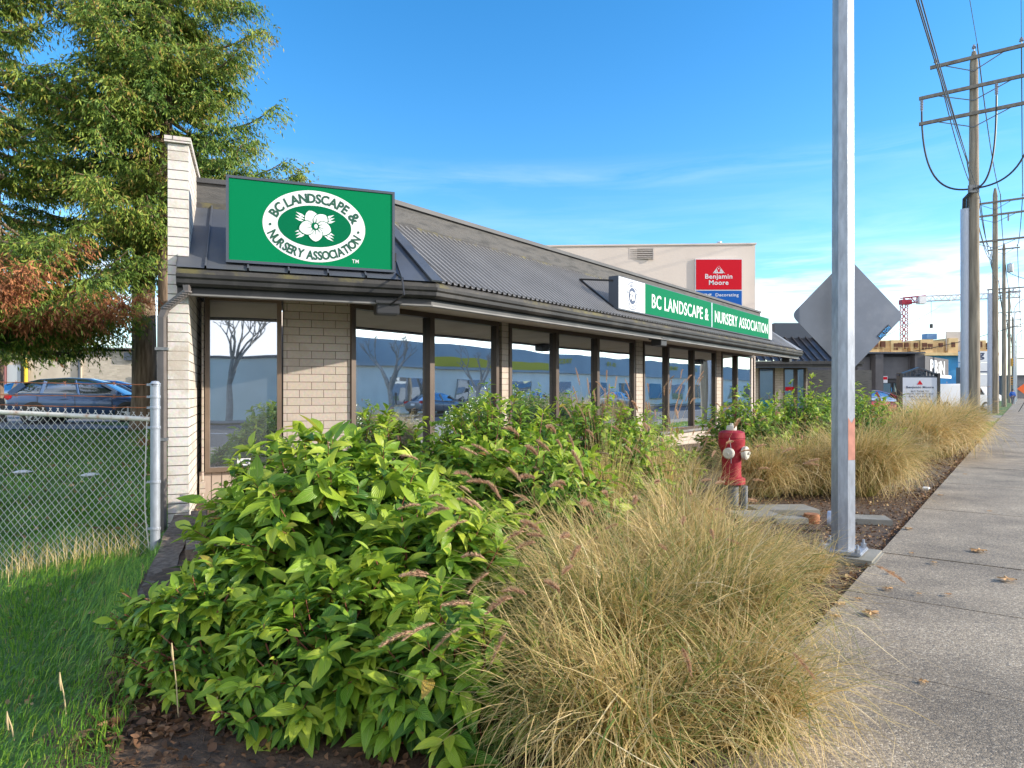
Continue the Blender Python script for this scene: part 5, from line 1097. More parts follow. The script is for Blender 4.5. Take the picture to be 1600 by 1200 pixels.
def shrub(x, y, rx, ry, H, nb, label, leafL=.105, seed=1, lpb=26, lean=(0, 0), low=.12, group='broad leaved shrubs in the bed', yaw=0):
    nb = int(nb * (1.75 if y < 9 else 1.9)); leafL *= 1.16 if y < 6 else 1.04; g = np.random.default_rng(seed); z = gz(x, y); o = thing('shrub', label, 'shrub', (x, y, z), group)
    stems = MB(); LP = []; LD = []; LN = []; LT = []; LL_ = []
    for b in range(nb):
        a = g.uniform(0, 2 * np.pi); e = math.asin(g.uniform(low - .1, 1)) ; inner = g.uniform(.62, 1.06)
        ex = math.cos(e) * math.cos(a) * rx; ey = math.cos(e) * math.sin(a) * ry
        cx_, sx_ = math.cos(yaw), math.sin(yaw)
        tip = np.array([x + (ex * cx_ - ey * sx_) * inner + lean[0], y + (ex * sx_ + ey * cx_) * inner + lean[1], z + H * max(.08, math.sin(e)) * inner * g.uniform(.88, 1.08)])
        base = np.array([x + g.normal(0, .16) * rx, y + g.normal(0, .16) * ry, z - .02])
        m = base * .45 + tip * .55; m[2] += .16 * H * (1 - math.sin(e)) + g.normal(0, .04); m[:2] += g.normal(0, .05, 2)
        ts = np.linspace(0, 1, 9)[:, None]; C_ = base * (1 - ts) ** 2 + 2 * m * ts * (1 - ts) + tip * ts ** 2
        if b % 2 == 0 or b < 60: stems.tube([tuple(p) for p in C_[3:]], list(np.linspace(.006, .0022, 6)), 4, cap=False)
        axis = unit(C_[-1] - C_[-3]); 
        if g.random() < .12: ext = axis * .5 + np.array([0, 0, .8])
        nl = lpb; s = 1 - g.random(nl) ** 1.6 * .52
        side = np.where(np.arange(nl) % 2 == 0, 1, -1)
        p = (1 - s[:, None]) ** 2 * base + 2 * (s * (1 - s))[:, None] * m + (s ** 2)[:, None] * tip
        outv = unit(np.array([tip[0] - x, tip[1] - y, .25 * H]))
        rot = g.uniform(0, 2 * np.pi, nl); h = np.stack([np.cos(rot), np.sin(rot), np.zeros(nl)], 1)
        d = h * .85 + outv * .55 + axis * .35; d[:, 2] += g.normal(-.48, .38, nl); last = s > .93; d[last, 2] += .35
        nrm = np.array([0, 0, 1.]) * 1.0 + outv * .6 + g.normal(0, .38, (nl, 3))
        dep = np.clip(s * inner, 0, 1)  # light and shade put into the tint: inner leaves darker, outer ones brighter
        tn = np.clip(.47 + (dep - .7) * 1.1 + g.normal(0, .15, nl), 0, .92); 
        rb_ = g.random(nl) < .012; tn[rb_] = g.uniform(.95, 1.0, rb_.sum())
        LP.append(p + d * .008); LD.append(d); LN.append(nrm); LT.append(tn); LL_.append(leafL * np.clip(g.lognormal(-.12, .3, nl), .4, 1.35) * (1 - .35 * last * g.random(nl)))
    LP = np.concatenate(LP); LD = np.concatenate(LD); LN = np.concatenate(LN); LT = np.concatenate(LT); LL_ = np.concatenate(LL_)
    keep = LP[:, 2] > z + .03; LP, LD, LN, LT, LL_ = [q[keep] for q in (LP, LD, LN, LT, LL_)]
    # keep leaves out of the office walls
    ds = LP[:, 0] * r2.x + LP[:, 1] * r2.y; uu = (LP[:, 0] - FW0.x) * -n2.x + (LP[:, 1] - FW0.y) * -n2.y
    ok = (ds > -6.98) | (uu > .12); LP, LD, LN, LT, LL_ = [q[ok] for q in (LP, LD, LN, LT, LL_)]
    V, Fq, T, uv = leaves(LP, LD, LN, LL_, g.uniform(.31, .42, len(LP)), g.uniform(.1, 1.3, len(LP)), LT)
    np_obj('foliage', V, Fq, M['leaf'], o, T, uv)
    stems.build('stems', M['stem'], o, uv=False)
    return o
def turf(name, n, region, hmin, hmax, label, wd=.004, dens=None, tl=(0, .9), mat_='turf'):
    P = []
    while len(P) < n:
        p = region(); 
        if p is not None: P.append(p)
    P = np.array(P); base = np.stack([P[:, 0], P[:, 1], [gz(a, b) for a, b in P[:, :2]]], 1); hs_ = P[:, 2]
    # tufts lie over in patches
    ph = np.sin(P[:, 0] * 2.1) + np.cos(P[:, 1] * 1.7 + P[:, 0]); az = ph * 1.6 + rng.normal(0, .7, n)
    t0 = np.abs(rng.normal(.15, .3, n)); t1 = t0 + rng.uniform(.4, 1.7, n)
    V, Fq, T, _ = blades(base, az, t0, t1, rng.uniform(hmin, hmax, n) * hs_, rng.uniform(.7, 1.3, n) * wd, 4, np.clip(rng.uniform(*tl, n) + np.where(rng.random(n) < .06, .5, 0), 0, 1))
    return tag(np_obj(name, V, Fq, M[mat_], None, T), label, 'grass', kind='stuff')

# ------------------------------------------------------------ shrubs and grasses in the bed
F1 = 'leafy shrub '
shrub(-1.12, 4.35, .92, 1.0, 1.14, 250, F1 + 'arching over the timber edging', .145, 1, 24)
shrub(-.42, 3.75, .62, .65, .86, 130, F1 + 'lowest in front, at the bottom edge of the picture beside the tan grass', .135, 2, 24)
shrub(-.35, 5.8, .9, .8, 1.0, 190, F1 + 'directly behind the big front shrub, in the middle of the bed', .13, 3, 24)
shrub(-1.75, 5.15, .55, .55, .50, 80, F1 + 'lowest one just inside the timber edging', .13, 4, 24)
shrub(-1.15, 6.8, .85, .75, 1.2, 150, F1 + 'standing against the block pier between the first two windows', .11, 71, 22)
shrub(-2.4, 6.75, .6, .6, .92, 90, F1 + 'under the first window close to the white block end wall', .11, 72, 22)
shrub(-.2, 6.6, 1.0, .95, 1.36, 270, F1 + 'in front of the first pair of street windows', .10, 5, 24)
shrub(.2, 5.5, .85, .8, 1.12, 150, F1 + 'tucked behind the tan grass mound in the middle of the bed', .105, 6, 22)
shrub(.85, 7.9, 1.1, .95, 1.38, 270, F1 + 'in front of the second group of street windows', .10, 7, 22)
shrub(1.75, 9.4, .9, .8, 1.22, 120, F1 + 'small and half hidden behind the feathery reeds', .10, 17, 20)
shrub(4.3, 12.5, 1.1, 1.0, 1.36, 170, F1 + 'just right of the fire hydrant, under the far windows', .11, 8, 20)
shrub(5.7, 13.4, 1.1, 1.1, 1.62, 190, F1 + 'tallest of the far ones, left of the steel post', .11, 9, 20)
shrub(7.1, 14.4, 1.1, 1.1, 1.68, 170, F1 + 'directly behind the steel post', .11, 10, 20)
shrub(8.5, 15.8, 1.1, 1.1, 1.5, 150, F1 + 'farthest, right of the steel post', .11, 12, 18)
for i, (x, y, h) in enumerate(((-1.5, 3.35, .22), (-1.0, 3.05, .2), (-.75, 3.3, .25), (-1.9, 3.7, .25))):
    shrub(x, y, .36, .34, h + .12, 34, 'low ivy like seedling ' + ['at the left under the shrub', 'nearest the bottom edge', 'in the leaf litter at bottom centre', 'by the end of the timber'][i], .07, 30 + i, 12, low=.3, group='low seedlings at the foot of the shrubs')
G = 'ornamental grass '
grass_clump(.50, 3.55, .95, .96, 3000, 'tan fountain grass nearest the camera, drooping its plumes to the left', (-.17, -.12), 34, .36, 1.0)
grass_clump(1.12, 3.85, .85, .92, 2500, 'golden fountain grass spilling over the near sidewalk edge', (.08, -.1), 0, .38, .95)
grass_clump(1.25, 4.75, .85, .92, 2300, 'golden fountain grass in the middle of the near mound', (0, 0), 16, .15, .85)
grass_clump(.66, 4.55, .8, .82, 2000, 'tan fountain grass at the back left of the near mound', (-.1, 0), 20, .12, .9)
grass_clump(1.85, 5.3, .7, .62, 1300, 'short dry grass between the near mound and the steel post', (.1, 0), 0, .1, .9)
grass_clump(1.55, 6.2, .65, .85, 1300, 'upright dry grass in front of the fire hydrant', (0, 0), 14, .12, .6)
grass_clump(2.35, 5.45, .4, .42, 800, 'small rusty tuft at the foot of the steel post', (0, 0), 0, .05, .7)
grass_clump(.95, 6.9, .5, .98, 420, 'feathery reed grass standing before the middle windows', (0, 0), 16, .08, .35, wd=.005, pl=.2, upright=True)
grass_clump(1.75, 8.1, .5, 1.0, 500, 'feathery reed grass left of the hydrant with upright pink plumes', (0, 0), 26, .08, .3, wd=.005, pl=.2, upright=True)
grass_clump(2.25, 9.2, .6, .68, 700, 'reddish dry grass behind the hydrant', (0, 0), 8, .05, .5, wd=.0095)
grass_clump(3.5, 9.6, 1.0, .90, 3200, 'grey brown fountain grass right of the hydrant', (-.2, -.1), 14, .12, 1.0, wd=.0095)
grass_clump(4.25, 9.9, .9, 1.0, 3200, 'fountain grass directly behind the steel post', (-.1, -.1), 10, .15, 1.0, wd=.0095)
grass_clump(5.05, 10.0, .95, 1.24, 4000, 'round golden grass clump right of the steel post', (.05, -.1), 0, .2, .95, wd=.0095)
grass_clump(5.6, 10.7, .8, 1.15, 3200, 'golden grass clump touching the sidewalk beyond the steel post', (.05, -.05), 0, .22, .95, wd=.0095)
grass_clump(8.7, 14.9, 1.0, 1.45, 3000, 'tan grass clump left of the far pair by the message board', (0, 0), 0, .1, .95, wd=.014)
grass_clump(9.9, 15.9, 1.0, 1.55, 3000, 'tan grass clump in front of the message board', (0, 0), 0, .15, .95, wd=.014)
grass_clump(11.3, 17.8, 1.1, 1.6, 3000, 'reddish tan grass clump nearest the first utility pole', (0, 0), 0, .1, .95, wd=.015)
grass_clump(13.3, 20.8, 1.1, 1.4, 2200, 'last grass clump before the strip of green lawn', (0, 0), 4, .2, .95, wd=.018)

shrub(-.25, 3.0, .45, .42, .62, 70, F1 + 'small one at the very bottom edge between seedlings and tan grass', .11, 61, 20)
grass_clump(.42, 2.75, .8, .80, 1900, 'tan fountain grass at the very bottom edge of the picture', (-.25, -.1), 16, .32, 1.0)
grass_clump(.95, 3.05, .7, .78, 1700, 'greenish fountain grass at the bottom edge beside the sidewalk', (.05, -.1), 0, .25, .95)
shrub(-.85, 3.25, .55, .42, .62, 80, F1 + 'low one with dark leaves over the litter at the bottom of the picture', .11, 62, 22)
shrub(-1.5, 3.6, .5, .4, .55, 60, F1 + 'low one at the near end of the rotting timber', .10, 63, 20)
# leaf litter, countless
def litter(name, n, region, lab, size=(.02, .05), tl=(0, 1)):
    P = []
    while len(P) < n:
        p = region()
        if p is not None: P.append(p)
    P = np.array(P); z = np.array([gz(a, b) for a, b in P]) + rng.uniform(.003, .03, n); base = np.stack([P[:, 0], P[:, 1], z], 1)
    a = rng.uniform(0, 6.28, n); D = np.stack([np.cos(a), np.sin(a), rng.normal(0, .25, n)], 1); Nn = np.stack([rng.normal(0, .8, n), rng.normal(0, .8, n), np.ones(n)], 1)
    V, Fq, T, uv = leaves(base, D, Nn, rng.uniform(*size, n), rng.uniform(.25, .8, n), rng.uniform(-1.2, 1.8, n), rng.uniform(*tl, n))
    return tag(np_obj(name, V, Fq, M['litter'], None, T, uv), lab, 'leaf litter', kind='stuff')
def bed(t_lo, t_hi, d_lo, d_hi):
    def f():
        t = rng.uniform(t_lo, t_hi); d = rng.uniform(d_lo, d_hi); p = st(d, t); u = (p.x - FIN.x) * e2.x + (p.y - FIN.y) * e2.y
        return (p.x, p.y) if u > .1 and d > -7.1 else None
    return f
litter('leaf_litter', 9000, bed(2.5, 11.5, -3.6, -1.1), 'brown fallen leaves and dry debris over the near bed', (.015, .045))
litter('leaf_litter', 11000, bed(0.3, 5.5, -4.8, -1.1), 'dark leaf debris under the front shrubs', (.012, .05), (0, .6))
litter('leaf_litter', 4500, bed(11.5, 25, -4.5, -1.08), 'reddish leaf litter along the far bed edge', (.04, .08), (.1, .9))
litter('twig_debris', 2600, lambda: (lambda p: (p.x, p.y))(fr(rng.uniform(.1, 1.2), rng.uniform(-4.9, -3.2))), 'dry twigs and straw at the foot of the timber', (.03, .08), (.0, .8))
def edge_strip():
    t = rng.uniform(2, 26); d = -1.14 + abs(rng.normal(0, .07)); p = st(d, t); return (p.x, p.y)
litter('leaf_litter', 2600, edge_strip, 'leaf crumbs gathered along the sidewalk edge', (.02, .05), (.1, .8))
litter('leaf_litter', 260, lambda: (lambda p: p if (p[0] - FIN.x) * e2.x + (p[1] - FIN.y) * e2.y < -.1 else None)((rng.uniform(-5, -1.6), rng.uniform(2.6, 7.5))), 'scattered brown leaves lying in the near lawn', (.03, .06), (.3, 1))
litter('leaf_litter', 1100, lambda: (lambda Y: (rng.uniform(-.8, -.42) * Y, Y))(rng.uniform(7.5, 18)), 'scattered dry leaves on the lawn behind the fence', (.05, .10), (.3, 1))
# single fallen leaves on the sidewalk
def fallen(px, py, size, lb, seed):
    g = random.Random(seed); Y = F * CH / (py - HY); x = (px - 800) / F * Y; mb = MB(); n = 5; th0 = g.uniform(0, 6.28); c = Vector((x, Y, .012))
    vs = [c + UP * .012 * size / .1]; K = 30
    for i in range(K):
        a = th0 + 2 * math.pi * i / K; rr = size / 2 * (.45 + .55 * abs(math.cos(2.5 * (a - th0))) ** .8) * g.uniform(.85, 1.1)
        vs.append(c + Vector((rr * math.cos(a), rr * math.sin(a), g.uniform(.0, .28) * size * (rr / size))))
    mb.add(vs, [(0, i + 1, (i + 1) % K + 1) for i in range(K)])
    tag(mb.build('fallen_leaf', M['fallen'], uv=False), lb, 'leaf', 'fallen leaves on the sidewalk')
for i, (px, py, sz, lb) in enumerate(((1361, 961, .12, 'largest curled brown leaf, left of centre on the nearest slabs'), (1528, 863, .15, 'big crumpled leaf on the third slab'), (1573, 908, .13, 'flat brown leaf near the right edge of the picture'), (1393, 897, .06, 'small dark leaf just inside the sidewalk edge'), (1482, 931, .06, 'small dark purple leaf on the second slab'), (1460, 881, .06, 'small leaf between the two larger brown ones'), (1341, 938, .06, 'small grey leaf close to the dry grass'), (1424, 866, .05, 'tiny tan leaf below the steel post'), (1387, 922, .08, 'pale flattened leaf by the slab joint'), (1311, 946, .10, 'brown leaf at the very edge by the grass'), (1304, 966, .09, 'brown leaf tucked under the spilling grass'), (1436, 930, .04, 'speck of brown leaf in the middle of a slab'), (1443, 1068, .05, 'pale yellow leaf on the nearest slab'), (1470, 775, .08, 'leaf farther up the sidewalk'), (1420, 828, .10, 'leaf beside the sidewalk edge past the post'), (1508, 742, .09, 'distant leaf mid sidewalk'), (1546, 800, .06, 'small leaf in the sunlit middle distance'))): fallen(px, py, sz, lb, i)
q = W(1447, 762, 10.4); tag(MB().box(Vector((q.x, q.y, .03)), (.16, .10, .03), (S3, R3, UP)).build('paper_scrap', M['white'], bevel=.012), 'crumpled white paper scrap at the bed edge', 'litter')

# ------------------------------------------------------------ lawn
def lawn_near():
    v = 7.2 * rng.random() ** .8; Y = 2.2 + v; x = rng.uniform(-1.5, .12) * (Y * .78) ; u = (x - FIN.x) * e2.x + (Y - FIN.y) * e2.y
    if u > -.02 + (.25 if Y < 4 else 0) or x < -Y * 1.17: return None
    d_ = max(0, Y - 6.6); long_ = .55 + .5 * (math.sin(x * 3 + Y * 2) * .5 + .5)
    return (x, Y, long_ * (1.0 if Y < 6.4 else .45))
turf('grass', 56000, lawn_near, .05, .17, 'long green lawn grass left of the timber edging', .0042)
def lawn_far():
    Y = rng.uniform(7.5, 18.5); x = rng.uniform(-1.1, -.40) * Y; u = (x - FIN.x) * e2.x + (Y - FIN.y) * e2.y
    return (x, Y, 1) if u < -.2 else None
turf('grass', 38000, lawn_far, .05, .10, 'short mown lawn behind the chain link fence', .012, tl=(0, .7))
def verge():
    t = rng.uniform(27, 41); d = rng.uniform(-3.6, -1.1); p = st(d, t); return (p.x, p.y, 1)
sheet('verge', [st(-3.8, 26.5), st(-1.1, 26.5), st(-1.1, 42), st(-3.8, 42)], 4, 12, M['lawn'], .03)
turf('grass', 9000, verge, .06, .14, 'strip of green grass at the foot of the utility poles', .02, tl=(.3, .95))
n = 26; xs_ = [(rng.uniform(-4.2, -3.35), 6.0 + rng.uniform(-.12, .25)) for _ in range(n)]
dw = thing('dry_weed', 'tuft of dry straw weeds growing through the foot of the fence', 'weed', (-3.7, 6.1, gz(-3.7, 6.1)))
N_ = 300; bx = rng.uniform(-4.6, -3.35, N_); by = 6.15 + rng.normal(0, .12, N_); base = np.stack([bx, by, [gz(a, b) for a, b in zip(bx, by)]], 1)
V, Fq, T, _ = blades(base, rng.uniform(0, 6.28, N_), np.abs(rng.normal(0, .2, N_)), np.abs(rng.normal(.6, .4, N_)), rng.uniform(.1, .36, N_), np.full(N_, .004), 5, rng.uniform(.35, 1, N_)); np_obj('stalks', V, Fq, M['straw'], dw, T)
for i, (px, py, Y, h, lb) in enumerate(((104, 1140, 3.0, .22, 'dry seed stalk at the lower left among the grass'), (279, 1140, 3.0, .36, 'tallest dry seed stalk left of the shrub'), (22, 1140, 2.9, .08, 'short leaning seed stalk in the bottom left corner'), (350, 1150, 3.0, .14, 'seed stalk pair in the dark debris under the shrub'))):
    q = W(px, py, Y); q.z = gz(q.x, q.y); top = W(px - 4, py, Y); zt_ = {0: zp(1054, Y), 1: zp(1008, Y), 2: zp(1115, Y), 3: zp(1092, Y)}[i]
    mb = MB(); mb.tube([q, Vector((q.x - .01, q.y, (q.z + zt_) / 2)), Vector((q.x - .03, q.y, zt_))], [.003, .003, .002], 6); mb.tube([Vector((q.x - .024, q.y, zt_ - .07)), Vector((q.x - .028, q.y, zt_ - .03)), Vector((q.x - .03, q.y, zt_ + .01))], [.003, .006, .002], 6)
    tag(mb.build('seed_stalk', M['stalk'] if 'stalk' in M else M.setdefault('stalk', mat('stalk_straw', (.5, .38, .2), .8)), smooth=True), lb, 'seed stalk', 'dry seed stalks')
for px, py, Y, lb in ((35, 718, 12.6, 'scrap of white litter on the lawn at far left'), (141, 723, 12.2, 'second scrap of white litter on the shaded lawn')):
    q = W(px, py, Y); q.z = gz(q.x, q.y) + .03; tag(MB().lathe(q, [(.0, -.03), (.12, -.01), (.16, .02), (.07, .05), (0, .055)], 9).build('paper_scrap', M['white'], smooth=True), lb, 'litter')

# ------------------------------------------------------------ chain link fence
fpx, fpy = -3.24, 6.2
fn = thing('chain_link_fence', 'chain link fence with rusty barbed wire ending at a round galvanised post', 'fence', (fpx, fpy, gz(fpx, fpy)))
pz = gz(fpx, fpy); zt_ = zp(600, 6.2)
MB().tube([(fpx, fpy, pz - .1), (fpx, fpy, zt_)], .041, 18).build('post', M['galv'], fn, smooth=True)
MB().lathe((fpx, fpy, zt_ - .02), [(.046, 0), (.046, .02), (.03, .045), (0, .05)], 18).build('post_cap', M['galv'], fn, smooth=True)
FL = 3.6; fdir = Vector((-1, .09, 0)).normalized()
def rail_z(s): return zp(655, 6.2) + .045 * s - .004 * s
def bot_z(s): return max(gz(fpx + fdir.x * s, fpy + fdir.y * s), -.6) + .03
A = Vector((fpx, fpy, 0)) + fdir * .04
mb = MB(); mb.tube([A + fdir * s + UP * rail_z(s) for s in (0, .7, 1.4, FL)], .022, 12); mb.build('top_rail', M['rail'], fn, smooth=True)
for k, (pr, pl_) in enumerate(((601, 590), (620, 611), (637, 625))):
    mb = MB(); a = A + UP * zp(pr, 6.2); b_ = A + fdir * FL + UP * zp(pl_ - 3, 6.2 + .09 * FL); pts = [a.lerp(b_, i / 30) - UP * (.012 * math.sin(math.pi * i / 30)) + UP * random.uniform(-.003, .003) for i in range(31)]
    mb.tube(pts, .0036, 5); mb.tube([p + UP * (.004 * (-1) ** i) for i, p in enumerate(pts)], .0028, 5)
    for i in range(3, 30, 4):
        for q in (-1, 1): p = pts[i]; mb.tube([p - Vector((.008, .0, -.02 * q)), p + Vector((.008, .01, -.02 * q))], .002, 4)
    mb.build('barbed_wire', M['rustwire'], fn)
mb = MB()
for zz in (zp(601, 6.2), zp(620, 6.2), zp(637, 6.2), zp(668, 6.2), zp(753, 6.2), zp(826, 6.2)): mb = MB(); mb.lathe((fpx, fpy, zz - .012), [(.044, 0), (.046, .004), (.046, .022), (.044, .026)], 18); mb.box((fpx - .055, fpy, zz), (.04, .012, .02)); mb.build('tension_band', M['galv'], fn)
# woven mesh: vertical zig-zag wires hooked into one another
pitch = .0365; nw = int(FL / pitch) ; mb = MB(); random.seed(2)
def warp(s, z):
    s = s + .012 * math.sin(z * 5 + s) + (.03 * math.sin(math.pi * (z - .3)) * math.exp(-s * 4))
    return A + fdir * (s + .035) + UP * z
for i in range(nw + 1):
    s0 = i * pitch; z = rail_z(s0) + .045; row = i % 2; pts = []
    zb = bot_z(s0) - .05
    while z > zb:
        off = (pitch * .5 if row % 2 == 0 else -pitch * .02) ; 
        p = warp(s0 + (pitch * .53 if row % 2 else -pitch * .53), z) + Vector((0, .004 if row % 2 else -.004, 0)); pts.append(p); z -= .039; row += 1
    if len(pts) > 2: mb.tube(pts, .0031, 4, cap=False)
    p = pts[0]; mb.tube([p, p + UP * .018 + fdir * .008], .002, 4); mb.tube([p, p + UP * .018 - fdir * .008], .002, 4)
mb.build('wire_mesh', M['wire'], fn, uv=False)
mb = MB(); mb.tube([warp(0.0, z) for z in np.linspace(bot_z(0), rail_z(0) + .04, 14)], .006, 6); mb.build('tension_bar', M['wire'], fn)

# ------------------------------------------------------------ conifers
def conifer(x, y, H, r0, R0, label, seed, nb=90, hmin=3.0, side=None, elems=260, es=.13, tilt=(0, 0), twin=False, dead=False, dens=1.0, zlow=None):
    g = np.random.default_rng(seed); z = gz(x, y); o = thing('cedar_tree', label, 'tree', (x, y, z), 'tall cedars behind the fence')
    tk = MB(); ax = lambda h: np.array([x + tilt[0] * h, y + tilt[1] * h, z + h])
    hs_ = [-.2, .3, 1, 2.5, 4.5, 7, 10, 14, H]; rr = [r0 * 1.5, r0 * 1.2, r0 * 1.05, r0, r0 * .92, r0 * .8, r0 * .62, r0 * .42, .04]
    tk.tube([tuple(ax(h)) for h in hs_ if h <= H], [q for q, h in zip(rr, hs_) if h <= H], 18)
    if twin: tk.tube([(x + .35, y - .1, z - .2), (x + .5, y - .1, z + 3), (x + .55, y, z + 7), (x + .3, y + .1, z + 12), (x + .2, y, z + H * .95)], [r0 * .75, r0 * .6, r0 * .5, r0 * .35, .04], 14)
    tk.build('trunk', M['bark'], o, smooth='all'); lm = MB(); EV = []; ET = []; DV = []; DT = []
    for b in range(nb):
        h = hmin + (H - hmin) * g.random() ** .95; a = g.uniform(0, 2 * np.pi)
        if side is not None and g.random() < side[2]: a = g.normal(side[0], side[1])
        RL = R0 * (1 - (h - hmin) / (H - hmin + 1) * .75) * g.uniform(.55, 1.15)
        if h < hmin + 1.5: RL *= .85
        if dead and zlow[0] < h < zlow[1] and math.cos(a - zlow[2]) > .45: RL = max(RL, R0 * g.uniform(.9, 1.3))
        if dead and b < 9: h = g.uniform(3.3, 4.3); a = g.uniform(-.75, .15); RL = g.uniform(3.2, 5.0)
        elif zlow and b < 40: h = g.uniform(2.9, 4.0); a = g.uniform(-1.3, .7); RL = g.uniform(2.3, 4.0)
        c = ax(h); dv = np.array([math.cos(a), math.sin(a), 0]); dr_ = g.uniform(.15, .45); up_ = g.uniform(.05, .25)
        s = np.linspace(0, 1, 9)[:, None]; path = c + dv * RL * s + np.array([0, 0, 1.]) * RL * (-dr_ * s * (1 - s) * 1.5 - (dr_ * .5) * s + up_ * s ** 3)
        lm.tube([tuple(p) for p in path], list(np.linspace(.05 * (1 + r0), .008, 9) * (1 if h < 10 else .6)), 5, cap=False)
        n = int(elems * dens * (RL / R0 + .25))
        # hanging sprays: branchlets along the limb, elements along each branchlet
        ns = max(6, n // 12); t = g.uniform(.18, 1.02, ns); sp = c + dv * (RL * t)[:, None] + np.array([0, 0, 1.]) * (RL * (-dr_ * t * (1 - t) * 1.5 - dr_ * .5 * t + up_ * t ** 3))[:, None]
        sidev = np.array([-dv[1], dv[0], 0]); q = g.normal(0, 1, ns); sd_ = unit(sidev * q[:, None] + dv * g.uniform(.1, 1.2, ns)[:, None] + g.normal(0, .2, (ns, 3)))
        sl_ = g.uniform(.25, .75, ns) * (.7 + .3 * RL / R0)
        k = 12; u = np.tile(np.linspace(.05, 1, k), (ns, 1)) + g.normal(0, .04, (ns, k))
        pt = sp[:, None] + sd_[:, None] * (sl_[:, None] * u)[..., None] - np.array([0, 0, 1.]) * (sl_[:, None] * .42 * u ** 1.7)[..., None]
        dd = sd_[:, None] * .8 - np.array([0, 0, 1.]) * (.7 + .9 * u)[..., None] + g.normal(0, .75, (ns, k, 3)); dd = unit(dd)
        ln = es * g.uniform(.6, 1.6, (ns, k)); wv = unit(np.cross(dd, g.normal(0, 1, (ns, k, 3)))) * (ln * .13)[..., None]
        m_ = pt + dd * (ln * .45)[..., None]; tp = pt + dd * ln[..., None]
        Q = np.stack([pt, m_ - wv, tp, m_ + wv], 2).reshape(-1, 3)
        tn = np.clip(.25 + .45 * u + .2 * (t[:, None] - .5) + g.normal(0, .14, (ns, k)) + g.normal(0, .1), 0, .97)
        ru = g.random((ns, k)) < .035; tn[ru] = 1.0
        isd = dead and b < 9
        (DV if isd else EV).append(Q); (DT if isd else ET).append(np.repeat(tn.ravel() if not isd else g.random(ns * k), 4))
    lm.build('limbs', M['bark'], o, smooth='all', uv=False)
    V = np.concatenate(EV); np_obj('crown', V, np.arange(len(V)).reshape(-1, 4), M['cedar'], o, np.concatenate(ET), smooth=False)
    if DV: V = np.concatenate(DV); np_obj('dead_foliage', V, np.arange(len(V)).reshape(-1, 4), M['dead'], o, np.concatenate(DT), smooth=False)
    return o
conifer(-10.0, 18.6, 19, .30, 3.4, 'cedar with the thickest trunk, left of the white block wall', 21, 190, 4.7, None, 300, .095, (-.01, 0), dens=5.2)
conifer(-8.72, 17.2, 18, .19, 3.3, 'slimmer cedar trunk immediately left of the downspout, crown reaching behind the big green sign', 22, 190, 5.0, None, 300, .095, (0, .0), dens=5.2)
conifer(-13.0, 16.0, 17, .3, 4.2, 'cedar at the left edge with drooping green boughs and dead orange sprays', 23, 190, 2.7, None, 300, .095, (0, 0), dead=True, dens=5, zlow=(4.1, 5.5, -.35))
conifer(-17.5, 23, 16, .3, 4.2, 'farther cedar filling the gap at upper left', 24, 130, 2.6, None, 240, .15, (0, 0), dens=2.2)
